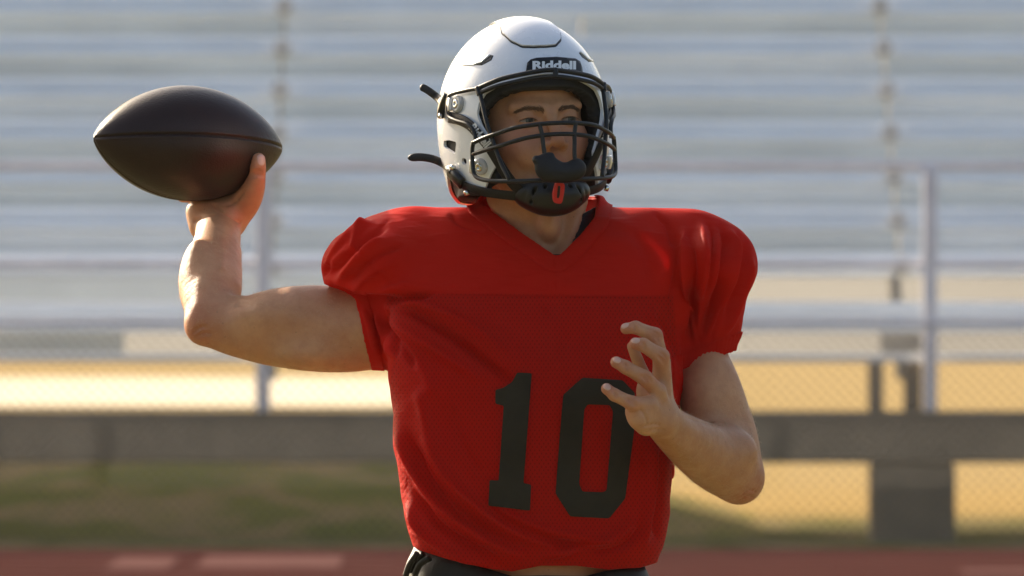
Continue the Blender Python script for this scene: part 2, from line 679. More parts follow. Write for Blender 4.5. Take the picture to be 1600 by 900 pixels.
# ---- chain-link fence along the track
fence = empty('chain_link_fence', (0, 55, 0), label='low chain-link fence of galvanised wire in front of the bleachers', category='fence')
FT = 1.265
V, F = sweep([(-HALF, 0, FT), (HALF, 0, FT)], circle(0.021, 10))
mesh_obj('top_rail', V, F, M_GALV, fence)
for x in [0.15 + 3.35 * k for k in range(-7, 8)]:
    V, F = sweep([(x, 0.04, -0.2), (x, 0.04, FT)], circle(0.026, 10))
    mesh_obj('fence_post', V, F, M_GALV, fence)
WV, WF = [], []
cell = 0.066
H = FT - 0.03
nw = int((2 * HALF + H) / cell)
for sgn in (1, -1):
    for i in range(nw):
        x0 = -HALF - H + i * cell if sgn > 0 else -HALF + i * cell
        x1 = x0 + H if sgn > 0 else x0 - H
        a, b_ = np.array([x0, -0.02 * sgn * 0.1, 0.02]), np.array([x1, -0.02 * sgn * 0.1, 0.02 + H])
        if max(a[0], b_[0]) < -HALF or min(a[0], b_[0]) > HALF:
            continue
        v_, f_ = sweep([a, b_], circle(0.0030, 3), up=(0, 1, 0))
        k0 = len(WV)
        WV += v_
        WF += [tuple(k0 + t for t in ff) for ff in f_]
M_WIRE = simple('dull_wire', (0.16, 0.13, 0.10), 0.6, var=0.1)
mesh_obj('wire_mesh', WV, WF, M_WIRE, fence, kind='stuff')

# ================================================================== the player
def rot(yaw, pitch, roll):
    return np.array((Matrix.Rotation(rad(yaw), 3, 'Z') @ Matrix.Rotation(rad(-pitch), 3, 'X') @ Matrix.Rotation(rad(-roll), 3, 'Y')))


HEAD_O, HEAD_R = W(822, 196, 0.0), rot(21, 5, 2.0)


def skin_mat():
    m, nt, b = new_mat('skin')
    v = coords(nt)
    big = noise(nt, v, 14, 4, 0.6)
    blot = noise(nt, v, 60, 4, 0.7)
    c = mixc(nt, ramp(nt, big, [(0.35, (0, 0, 0)), (0.65, (1, 1, 1))]), (0.49, 0.232, 0.112), (0.57, 0.295, 0.155))
    c = mixc(nt, ramp(nt, blot, [(0.42, (0, 0, 0)), (0.72, (0.42, 0.42, 0.42))]), c, (0.38, 0.150, 0.075))
    at = nt.nodes.new('ShaderNodeAttribute')
    at.attribute_name = 'ruddy'
    c = mixc(nt, math_node(nt, 'MULTIPLY', at.outputs['Fac'], math_node(nt, 'ADD', math_node(nt, 'MULTIPLY', blot, .8), .4)), c, (0.44, 0.125, 0.065))
    # freckles and small moles
    vo = nt.nodes.new('ShaderNodeTexVoronoi')
    vo.inputs['Scale'].default_value = 55
    link(nt, v, vo.inputs['Vector'])
    c = mixc(nt, ramp(nt, vo.outputs['Distance'], [(0.05, (.5, .5, .5)), (0.085, (0, 0, 0))]), c, (0.24, 0.105, 0.055))
    link(nt, c, b.inputs['Base Color'])
    link(nt, ramp(nt, blot, [(0.3, (.42, .42, .42)), (0.7, (.58, .58, .58))]), b.inputs['Roughness'])
    b.inputs['Specular IOR Level'].default_value = 0.4
    b.inputs['Subsurface Weight'].default_value = 0.18
    b.inputs['Subsurface Radius'].default_value = (1.0, 0.3, 0.12)
    b.inputs['Subsurface Scale'].default_value = 0.009
    h = math_node(nt, 'ADD', noise(nt, v, 420, 3, 0.7), math_node(nt, 'MULTIPLY', noise(nt, v, 90, 3), 0.9))
    h = math_node(nt, 'ADD', h, math_node(nt, 'MULTIPLY', noise(nt, v, 26, 3), 3.0))
    bump(nt, b, h, 0.45, 0.0011)
    return m


M_SKIN = skin_mat()


def mir(p, s):
    return (p[0] * s, p[1], p[2])


def f_head(Pw):
    P = ((Pw - HEAD_O.astype(np.float32)) @ HEAD_R.astype(np.float32)).astype(np.float32)
    d = d_ell(P, (0, .006, .030), (.0765, .098, .088))
    d = smin(d, d_ell(P, (0, -.036, -.038), (.0650, .058, .080)), .024)
    d = smin(d, d_ell(P, (0, -.074, -.103), (.023, .020, .017)), .022)
    for s in (1, -1):
        d = smin(d, d_cap(P, mir((.048, -.004, -.058), s), mir((.022, -.070, -.103), s), .014, .014), .028)
        d = smin(d, d_ell(P, mir((.040, -.064, -.028), s), (.022, .020, .020)), .024)
        d = smin(d, d_cap(P, mir((.011, -.0915, .0165), s), mir((.046, -.0765, .019), s), .0085, .0085), .011)
        # eye sockets
        d = smax(d, -d_ell(P, mir((.031, -.103, -.001), s), (.0205, .0165, .0125)), .009)
    # nose
    d = smin(d, d_cap(P, (0, -.093, .010), (0, -.1165, -.031), .0068, .0082), .009)
    d = smin(d, d_ell(P, (0, -.1165, -.0345), (.0095, .0088, .0080)), .005)
    for s in (1, -1):
        d = smin(d, d_ell(P, mir((.0128, -.1050, -.0375), s), (.0072, .0095, .0070)), .005)
        d = smin(d, d_ell(P, mir((.030, -.082, -.045), s), (.018, .012, .018)), .014)
    # mouth
    d = smin(d, d_ell(P, (0, -.090, -.060), (.024, .012, .018)), .012)
    d = smin(d, d_cap(P, (-.015, -.0975, -.0625), (.015, -.0975, -.0625), .0045, .0045), .006)
    d = smin(d, d_cap(P, (-.013, -.0955, -.0735), (.013, -.0955, -.0735), .0050, .0050), .006)
    d = smax(d, -d_cap(P, (-.022, -.101, -.068), (.022, -.101, -.068), .0014, .0014), .003)
    for s in (1, -1):
        d = smax(d, -d_ell(P, mir((.0068, -.1105, -.0440), s), (.0042, .0065, .0035)), .002)
        # eyelids: a thin hood over the eyeball with an almond opening
        c = mir((.0315, -.0805, -.0005), s)
        lid = np.linalg.norm(P - np.array(c, np.float32), axis=1) - .0142
        lid = np.maximum(lid, P[:, 1] + .074)
        d = smin(d, lid, .004)
        q = P - np.array(c, np.float32)
        u = q[:, 0] * s
        top = .0027 - .000 - 20.0 * (u + .001) ** 2
        bot = -.0036 + 17.0 * (u - .001) ** 2
        alm = np.maximum(q[:, 2] - top, bot - q[:, 2]) * .9
        alm = np.maximum(alm, q[:, 1] + .004)
        d = np.maximum(d, -alm)
        # upper lid crease
        cr = np.abs(np.linalg.norm(q, axis=1) - .0142) * 0.6 + np.abs(q[:, 2] - (.0072 - 16 * u ** 2)) - .0006
        d = smax(d, -np.maximum(cr, q[:, 1] + .003), .0015)
        # ear
        d = smin(d, d_ell(P, mir((.078, .012, -.018), s), (.008, .018, .030)), .006)
    # neck (in world space)
    nk = d_chain(Pw, [(*W(826, 262, .035), .060), (*W(834, 310, .045), .060), (*W(840, 370, .060), .064), (*W(846, 420, .070), .080), (*W(848, 470, .075), .10)], 3)
    d = smin(d, nk, .022)
    # sternomastoid, throat
    d = smin(d, d_cap(Pw, W(905, 315, .03), W(880, 405, -.01), .012, .012), .014)
    d = smin(d, d_cap(Pw, W(775, 310, .03), W(852, 410, -.012), .012, .011), .014)
    d = smin(d, d_ell(Pw, W(858, 352, -.012), (.014, .016, .020)), .018)
    # a trace of the collar notch
    d = smax(d, -d_ell(Pw, W(866, 408, -.045), (.016, .020, .018)), .014)
    return d


def ball_frame():
    a, b = W(146, 214, .245), W(441, 231, .365)
    c = (a + b) / 2
    c[2] -= RP(1.5)
    u = (b - a) / np.linalg.norm(b - a)
    f = np.array([0, -1.0, 0])
    f = f - (f @ u) * u
    f /= np.linalg.norm(f)
    w = np.cross(f, u)
    if w[2] < 0:
        w = -w
    return c, u, f, w, np.linalg.norm(b - a) / 2


B_C, B_U, B_F, B_W, B_L = ball_frame()
B_R = 0.0818


def ball_pt(t, ang, off=0.0):
    """t along the axis -1..1, ang 0 = towards the camera, 90 = up"""
    r = B_R * (1 - t * t) ** 0.75 + off
    return B_C + B_U * t * B_L + r * (B_F * math.cos(rad(ang)) + B_W * math.sin(rad(ang)))


# ---- throwing arm (on the left of the picture)
def ch(rows):
    return [(*W(px, py, y), RP(r, y)) for (px, py, r, y) in rows]


SH_Y, EL_Y, WR_Y = .06, .14, .33
ARM_R = ch([(665, 495, 66, .055), (610, 507, 63, .075), (555, 513, 60, .09), (500, 513, 61.5, .105), (445, 515, 59.5, .12), (395, 514, 50, .13), (352, 507, 43, .138), (330, 500, 34, .14)])
FORE_R = ch([(330, 496, 36, .14), (327, 470, 41.5, .165), (329, 438, 44.5, .20), (334, 405, 40, .245), (340, 374, 36, .29), (341, 352, 34.5, .325)])


CREASE = {'r': [], 'l': []}


def creased(d, P, key, r=.0019, k=.0030):
    if CREASE[key]:
        m_ = np.abs(d) < .012
        e, Q_ = d[m_], P[m_]
        for a, b_ in CREASE[key]:
            e = smax(e, -d_cap(Q_, a, b_, r, r), k)
        d[m_] = e
    return d


def trace(f, lines, key):
    """lay crease lines (picture px) on the near side of a limb"""
    segs = []
    for ln_ in lines:
        C = catmull([(*p, 0) for p in ln_], 2)[:, :2]
        ys = np.linspace(-.34, .45, 420)
        pts = []
        for px, py in C:
            d_ = f(np.array([W(px, py, y) for y in ys], np.float32))
            hit = np.where(d_ < 0)[0]
            pts.append(W(px, py, ys[hit[0]]) if len(hit) else None)
        segs += [(a, b_) for a, b_ in zip(pts[:-1], pts[1:]) if a is not None and b_ is not None]
    CREASE[key] = segs


def f_arm_r(P):
    d = d_chain(P, ARM_R)
    fo = d_chain(P, FORE_R)
    d = smin(d, fo, .016)
    d = smin(d, d_ell(P, W(313, 511, .133), (.019, .022, .022)), .016)           # elbow point
    d = smin(d, d_ell(P, W(470, 489, .10), (.085, .038, .030)), .03)            # biceps
    d = smin(d, d_ell(P, W(309, 442, .205), (.022, .035, .060)), .02)
    d = smin(d, d_cap(P, W(356, 452, .175), W(358, 395, .25), RP(20), RP(15)), .015)
    d = smin(d, d_cap(P, W(352, 470, .135), W(376, 468, .12), .006, .004), .008)
    d = smax(d, -d_cap(P, W(372, 474, .095), W(392, 476, .075), .003, .002), .008)   # fold in the crook
    d = smin(d, d_chain(P, [(*W(316, 480, .125), .008), (*W(322, 440, .155), .008), (*W(333, 395, .212), .006)], 4), .012)
    d = smin(d, d_chain(P, [(*W(346, 420, .165), .004), (*W(345, 390, .215), .0038), (*W(344, 358, .285), .0034)], 4), .007)   # wrist tendon
    d = smin(d, d_ell(P, W(308, 356, .325), (.010, .012, .014)), .010)
    d = smin(d, d_ell(P, W(520, 552, .085), (.075, .034, .022)), .025)
    # palm behind and below the ball
    wr = W(341, 348, .33)
    palm = d_chain(P, [(*W(327, 340, .338), .026), (*W(322, 322, .362), .0215), (*W(318, 300, .395), .018)], 3)
    palm = smin(palm, d_chain(P, [(*W(352, 340, .332), .026), (*W(350, 318, .360), .022), (*W(345, 296, .398), .018)], 3), .012)
    palm = smin(palm, d_ell(P, W(312, 331, .335), (.0195, .020, .020)), .012)    # heel of the hand
    d = smin(d, palm, .014)
    th = d_chain(P, [(*W(362, 340, .328), .0235), (*W(382, 318, .318), .0215), (*W(395, 297, .297), .0168), (*W(402, 274, .284), .0121),
                     (*W(403, 261, .280), .0116), (*W(403.5, 250, .279), .0104)], 5)
    d = smin(d, th, .011)
    # web between thumb and palm
    d = smin(d, d_cap(P, W(372, 318, .335), W(345, 316, .352), .013, .014), .012)
    # fingers wrapped over the far side of the ball
    for k, (t0, t1, a0, a1, r0) in enumerate(((.12, .08, 236, 150, .0088), (.20, .30, 235, 135, .0092), (.36, .52, 232, 130, .0092), (.50, .70, 230, 150, .0088))):
        rows = [(*W(316 + 10 * k, 300 - 3 * k, .398), .0115)]
        for s in np.linspace(0, 1, 6):
            p = ball_pt(t0 + (t1 - t0) * s, a0 + (a1 - a0) * s, r0 - .0005)
            rows.append((*p, r0 * (1.12 - .22 * s)))
        d = smin(d, d_chain(P, rows, 3), .003)
    # the ball presses into the palm
    q = P - B_C.astype(np.float32)
    t = np.clip((q @ B_U.astype(np.float32)) / B_L, -0.999, 0.999)
    rr = np.linalg.norm(q - (t * B_L)[:, None] * B_U.astype(np.float32), axis=1)
    bd = (rr - (B_R * (1 - t * t) ** 0.75)) * .85
    d = np.maximum(d, -(bd - .0006))
    return creased(d, P, 'r')


# ---- free arm (on the right of the picture)
ARM_L = ch([(1092, 470, 38, .06), (1099, 520, 36, .06), (1101, 560, 37, .058), (1107, 600, 45, .055), (1118, 640, 50, .05), (1131, 678, 51, .044), (1143, 712, 46, .036), (1150, 738, 40, .03)])
FORE_L = ch([(1153, 748, 38, .03), (1128, 728, 46, -.01), (1098, 706, 45, -.065), (1068, 685, 38, -.125), (1045, 667, 32, -.175), (1030, 652, 28.5, -.205)])


def f_arm_l(P):
    d = d_chain(P, ARM_L)
    d = smin(d, d_chain(P, FORE_L), .016)
    d = smin(d, d_ell(P, W(1158, 752, .045), (.024, .022, .026)), .018)
    d = smin(d, d_ell(P, W(1112, 622, .025), (.034, .032, .060)), .03)
    d = smin(d, d_ell(P, W(1124, 702, -.02), (.050, .038, .030)), .03)
    d = smax(d, -d_cap(P, W(1104, 664, -.02), W(1130, 668, -.005), .003, .002), .008)
    d = smin(d, d_chain(P, [(*W(1148, 700, -.01), .008), (*W(1116, 684, -.075), .010), (*W(1070, 668, -.145), .006)], 4), .014)
    d = smin(d, d_chain(P, [(*W(1116, 742, -.045), .007), (*W(1080, 710, -.13), .007), (*W(1046, 682, -.198), .005)], 4), .012)
    d = smin(d, d_ell(P, W(1040, 668, -.212), (.011, .010, .010)), .010)     # wrist bone
    # palm
    wr = W(1030, 652, -.205)
    mc = [W(1034, 566, -.190), W(1035, 588, -.212), W(1027, 611, -.232), W(1014, 632, -.245)]     # index .. little knuckle
    palm = None
    for k in range(4):
        base = wr + (np.array([.004, .012, 0]) if k == 0 else np.array([0, .004 - .006 * k, -.002 * k]))
        e = d_cap(P, base, mc[k], .0185 - .0014 * k, .0122)
        palm = e if palm is None else smin(palm, e, .008)
    palm = smin(palm, d_ell(P, W(1000, 650, -.245), (.0175, .016, .019)), .012)
    palm = smin(palm, d_cap(P, W(1010, 662, -.232), W(992, 640, -.246), .017, .0125), .010)
    palm = smin(palm, d_ell(P, W(1012, 612, -.205), (.016, .012, .024)), .012)
    d = smin(d, palm, .014)
    fing = [
        [(1034, 566, 9.6, -.190), (1031, 541, 8.8, -.196), (1023, 524, 8.9, -.199), (1008, 515, 7.8, -.200), (993, 511.5, 7.4, -.201), (978, 513.5, 6.6, -.200)],
        [(1035, 588, 10, -.212), (1037, 572, 9.4, -.224), (1033, 557, 9.4, -.230), (1018, 545, 8.5, -.232), (1005, 539, 7.9, -.233), (993, 537, 7.3, -.233)],
        [(1027, 611, 9.8, -.232), (1018, 601, 9.2, -.243), (1008, 591, 8.9, -.249), (991, 581, 8.2, -.252), (977, 573.5, 7.7, -.253), (963, 566, 7.0, -.253)],
        [(1014, 632, 9.8, -.245), (1000, 633.5, 9.0, -.256), (987, 630, 8.4, -.262), (971, 623.5, 7.7, -.264), (960, 617, 7.3, -.264), (948, 607.5, 6.7, -.263)],
    ]
    for rows in fing:
        j = [rows[0], rows[2], rows[4], rows[5]]
        j = [(a, b, r * k, y) for (a, b, r, y), k in zip(j, (1.30, 1.38, 1.36, 1.36))]
        c = [(*W(a, b, y), RP(r, y)) for (a, b, r, y) in j]
        fd = None
        for q in range(3):
            mid = (np.array(c[q]) + np.array(c[q + 1])) / 2
            mid[3] *= .965
            e = np.minimum(d_cap(P, c[q][:3], mid[:3], c[q][3], mid[3]), d_cap(P, mid[:3], c[q + 1][:3], mid[3], c[q + 1][3]))
            fd = e if fd is None else smin(fd, e, .003)
        d = smin(d, fd, .0035)
    th = [(1026, 628, 15, -.185), (1012, 600, 12, -.175), (1001, 575, 10, -.178), (994, 557, 9.2, -.185), (987, 541, 7.6, -.192)]
    d = smin(d, d_chain(P, [(*W(a, b, y), RP(r, y)) for (a, b, r, y) in th], 4), .005)
    # tendons on the back of the hand
    for k in (1, 2):
        d = smin(d, d_cap(P, wr + np.array([.012, -.012, .01]), mc[k] + np.array([.006, -.004, 0]), .004, .0035), .006)
    return creased(d, P, 'l', .0014, .0024)


trace(f_arm_r, [[(334, 320), (345, 330), (360, 340), (375, 348)], [(305, 345), (320, 339), (338, 335)], [(392, 276), (402, 273), (412, 275)],
                [(394, 270), (403, 267.5), (411, 269)], [(352, 322), (368, 314), (380, 300)], [(303, 520), (312, 512), (322, 512)], [(306, 528), (316, 521), (328, 521)]], 'r')
trace(f_arm_l, [[(1072, 652), (1096, 660), (1122, 664)], [(1160, 772), (1170, 766), (1180, 768)], [(1158, 780), (1168, 775), (1178, 778)],
                [(1022, 519), (1028, 522), (1032, 528)], [(1020, 524), (1026, 528), (1030, 534)], [(1032, 551), (1038, 556), (1041, 563)], [(1029, 557), (1034, 562), (1038, 568)],
                [(1006, 585), (1013, 589), (1017, 596)], [(1002, 588), (1008, 592), (1012, 599)], [(984, 624), (990, 627), (993, 634)], [(979, 623), (985, 627), (988, 634)],
                [(1000, 668), (1016, 664), (1030, 664)], [(1006, 676), (1022, 671), (1036, 672)], [(1000, 640), (1008, 650), (1010, 662)],
                [(990, 507), (992, 511), (992, 517)], [(1003, 534), (1006, 539), (1005, 545)], [(976, 568), (979, 573), (977, 579)], [(960, 612), (963, 616), (961, 622)]], 'l')

# ---- trunk and legs under the clothes
HIPS = [W(768, 985, .05), W(918, 985, .05)]
KNEE = [np.array([-.10, -.02, .50]), np.array([.20, .06, .50])]
ANK = [np.array([-.15, .10, .085]), np.array([.28, .12, .085])]


def f_trunk(P):
    d = d_chain(P, [(*W(848, 460, .075), .095), (*W(835, 560, .05), .125), (*W(838, 700, .04), .122), (*W(840, 830, .035), .118), (*W(842, 930, .045), .125)], 4)
    d = smin(d, d_cap(P, W(650, 480, .06), W(1030, 460, .065), .055, .05), .05)
    for k in (0, 1):
        d = smin(d, d_cap(P, HIPS[k], KNEE[k], .082, .056), .05)
        d = smin(d, d_chain(P, [(*KNEE[k], .055), (*(KNEE[k] * .65 + ANK[k] * .35 + np.array([0, .02, 0])), .056), (*ANK[k], .036)], 4), .02)
        d = smin(d, d_cap(P, ANK[k] + np.array([0, .02, -.03]), ANK[k] + np.array([0, -.13, -.045]), .035, .028), .02)
    return d


person = empty('person', (0.03, 0.05, 0), category='person',
               label='football player in red number ten jersey and white helmet cocking his arm to throw')
PO = np.array([0.03, 0.05, 0])


def add(name, V, Q, mat, parent=person, **t):
    V = np.asarray(V, float)
    return mesh_obj(name, V - PO if parent is person else V, Q, mat, parent, **t)


def join(parts):
    Vs, Qs, n = [], [], 0
    for V, Q in parts:
        Vs.append(V)
        Qs.append(Q + n)
        n += len(V)
    return np.concatenate(Vs), np.concatenate(Qs)


def bbox(points, pad):
    A = np.array(points)
    return A.min(0) - pad, A.max(0) + pad


lo, hi = bbox([HEAD_O, W(848, 470, .07)], (.125, .16, .02))
hd = mesh_sdf(f_head, (lo[0], lo[1], W(0, 440)[2]), (hi[0], hi[1], HEAD_O[2] + .13), .0019)
lo, hi = bbox([W(283, 250, .14), W(660, 580, .40)], (.012, .06, .012))
hi[1] += .02
lo[1] -= .06
ar = mesh_sdf(f_arm_r, lo, hi, .0021)
ar = (laplace(ar[0], ar[1], 2), ar[1])
lo, hi = bbox([W(940, 500, -.28), W(1196, 795, .13)], (.01, .02, .01))
hi[2] = W(0, 470)[2]
al = mesh_sdf(f_arm_l, lo, hi, .0019)
al = (laplace(al[0], al[1], 2), al[1])
tr = mesh_sdf(f_trunk, (-.45, -.26, .0), (.55, .32, 1.55), .009)
def HL(p):
    """head-local point to world"""
    return HEAD_R @ np.asarray(p, float) + HEAD_O


BV_, BQ_ = join([hd, ar, al, tr])
body = add('body', BV_, BQ_, M_SKIN)
ruddy = np.zeros(len(BV_))
for (c_, r_, k_) in ((W(305, 510, .13), .045, .8), (W(1165, 765, .03), .05, .8), (HL((0, -.117, -.034)), .020, .5), (HL((.042, -.07, -.032)), .032, .8), (HL((-.042, -.07, -.032)), .032, .8),
                     (HL((0, -.097, -.068)), .018, 1), (W(405, 262, .29), .05, .7), (W(385, 310, .31), .035, .6), (W(975, 513, -.2), .02, .8), (W(990, 537, -.23), .02, .8), (W(962, 566, -.25), .02, .8),
                     (W(947, 606, -.26), .02, .8), (W(1024, 524, -.2), .014, .7), (W(1034, 558, -.23), .014, .7), (W(1009, 592, -.25), .014, .7), (W(987, 630, -.26), .014, .7), (W(330, 330, .33), .03, .4)):
    dd_ = np.linalg.norm(BV_ - c_, axis=1)
    ruddy = np.maximum(ruddy, k_ * np.exp(-(dd_ / r_) ** 2))
body.data.attributes.new('ruddy', 'FLOAT', 'POINT').data.foreach_set('value', ruddy.astype(np.float32))
head_bvh = BVHTree.FromPolygons([tuple(v) for v in hd[0]], [tuple(map(int, q)) for q in hd[1]])


# eyes
m, nt, b = new_mat('eyeball')
tc = nt.nodes.new('ShaderNodeTexCoord')
ln = nt.nodes.new('ShaderNodeVectorMath')
ln.operation = 'LENGTH'
mp = nt.nodes.new('ShaderNodeMapping')
mp.inputs['Scale'].default_value = (1, 0, 1)
link(nt, tc.outputs['Object'], mp.inputs[0])
link(nt, mp.outputs[0], ln.inputs[0])
link(nt, ramp(nt, math_node(nt, 'MULTIPLY', ln.outputs['Value'], 100), [(0.0, (.008, .007, .006)), (.22, (.008, .007, .006)), (.26, (.05, .05, .04)), (.52, (.08, .085, .07)), (.58, (.02, .018, .015)), (.64, (.42, .34, .29))]), b.inputs['Base Color'])
b.inputs['Roughness'].default_value = 0.08
M_EYE = m
for s in (1, -1):
    bm = bmesh.new()
    bmesh.ops.create_uvsphere(bm, u_segments=28, v_segments=18, radius=.0122)
    o = bm_obj('eye', bm, M_EYE, person, True)
    gz = Matrix.Rotation(rad(21 + 9), 3, 'Z')
    o.matrix_local = Matrix.Translation(Vector(HL((.0315 * s, -.0805, -.0005)) - PO)) @ gz.to_4x4()

# eyebrows and lashes: rows of short hairs lying on the brow
M_HAIR = simple('brow_hair', (.15, .088, .055), .85, var=.2, spec=.1)


def hairs(rows, name):
    V, F = [], []
    for (p0, p1, r) in rows:
        v_, f_ = sweep([p0, (np.array(p0) * .5 + np.array(p1) * .5), p1], circle(r, 3), scales=[1, .9, .3])
        n0 = len(V)
        V += v_
        F += [tuple(n0 + t for t in ff) for ff in f_]
    add(name, V, F, M_HAIR)


def on_head(x, z, off=0.0004):
    o = Vector(HL((x, -.2, z)))
    dr = Vector(HEAD_R @ np.array([0, 1.0, 0]))
    h = head_bvh.ray_cast(o, dr)
    return np.array(h[0]) + np.array(h[1]) * off if h[0] is not None else HL((x, -.09, z))


for s in (1, -1):
    rows = []
    for k in range(360):
        t = rng.random()
        x = .010 + .035 * t
        z = .0108 + .0048 * math.sin(min(1, t * 1.25) * math.pi * .62) - .004 * max(0, t - .7) / .3 + rng.normal(0, .0017 * (1.15 - .7 * t))
        L = .0052
        a = rad(65 - 60 * t) + rng.normal(0, .15)
        rows.append((on_head(x * s, z, .0002), on_head((x + L * math.cos(a)) * s, z + L * .55 * math.sin(a), .0006), .00024))
    hairs(rows, 'eyebrow')
    rows = []
    for k in range(46):
        u = -.0125 + .025 * (k + .5) / 46
        q = HL(((.0315 + u) * s, -.0805 - math.sqrt(max(.0142 ** 2 - u * u, 0)) + .0006, -.0005 + .0029 - 20 * (u + .001) ** 2))
        e = HL(((.0315 + u * 1.15) * s, -.0805 - math.sqrt(max(.0142 ** 2 - u * u, 0)) - .0035, -.0005 + .0012 - 20 * (u + .001) ** 2))
        rows.append((q, e, .00035))
    hairs(rows, 'eyelashes')

# fine fair hair on both arms
HV, HF = [], []
for (av, aq, a0, a1, cnt) in ((ar[0], ar[1], W(560, 512, .09), W(345, 360, .31), 2600), (al[0], al[1], W(1105, 590, .05), W(1050, 668, -.16), 2200)):
    nn_ = vnormals(av, aq)
    pp_ = to_px(av)
    ok = np.where(((pp_[:, 1] > 365) & (pp_[:, 0] < 560)) | ((pp_[:, 0] > 1052) & (pp_[:, 1] > 585)))[0]
    for i in rng.choice(ok, cnt, replace=False):
        t_ = rng.normal(0, 1, 3)
        n_ = nn_[i]
        t_ = t_ - (t_ @ n_) * n_
        t_ /= np.linalg.norm(t_)
        L_ = rng.uniform(.004, .009)
        p0 = av[i] - n_ * .0003
        p1 = p0 + n_ * L_ * .5 + t_ * L_ * .6
        v_, f_ = sweep([p0, (p0 + p1) / 2 + n_ * L_ * .08, p1], circle(.00011, 3), scales=[1, .8, .3], up=tuple(np.cross(n_, t_)))
        k0 = len(HV)
        HV += v_
        HF += [tuple(k0 + q for q in ff) for ff in f_]
M_FUZZ = simple('fair_hair', (.55, .40, .24), .5, var=.1)
add('arm_hair', HV, HF, M_FUZZ, kind='stuff')

# thumb nail and finger nails
M_NAIL = simple('finger_nail', (.62, .36, .27), .35, var=.05, scale=50, coat=.3)
body_bvh = BVHTree.FromPolygons([tuple(v) for v in BV_], [tuple(map(int, q)) for q in BQ_])


def nail(c, along, out_dir, w, l):
    """small curved plate lying on the finger tip"""
    along = np.asarray(along, float)
    along /= np.linalg.norm(along)
    o_ = np.asarray(out_dir, float)
    o_ = o_ - (o_ @ along) * along
    o_ /= np.linalg.norm(o_)
    side = np.cross(along, o_)
    V, F = [], []
    n = 8
    for i in range(n + 1):
        for j in range(n + 1):
            u, v = i / n * 2 - 1, j / n * 2 - 1
            # squircle outline
            uu = u * math.sqrt(1 - v * v / 2.2)
            vv = v * math.sqrt(1 - u * u / 2.2)
            o = np.asarray(c) + along * vv * l + side * uu * w + o_ * .03
            h = body_bvh.ray_cast(Vector(o), Vector(-o_))
            p = np.array(h[0]) + o_ * .0003 if h[0] is not None and h[3] < .05 else np.asarray(c) + along * vv * l + side * uu * w
            V.append(p)
    for i in range(n):
        for j in range(n):
            a = i * (n + 1) + j
            F.append((a, a + n + 1, a + n + 2, a + 1))
    ob = add('finger_nail', V, F, M_NAIL)
    sd = ob.modifiers.new('thickness', 'SOLIDIFY')
    sd.thickness = .0004


nail(W(407, 250, .272), W(403, 244, .279) - W(402, 262, .280), np.array([.62, -.78, .1]), .0062, .0078)
for (tip, prev, outd) in ((W(977, 512, -.203), W(993, 511, -.203), (-.25, -.5, .9)), (W(992, 535, -.236), W(1006, 539, -.235), (-.35, -.7, .65)),
                          (W(963, 564, -.256), W(977, 572, -.256), (-.35, -.75, .6)), (W(948, 605, -.266), W(959, 614, -.266), (-.4, -.75, .5))):
    nail(tip, tip - prev, np.array(outd), .0047, .0056)

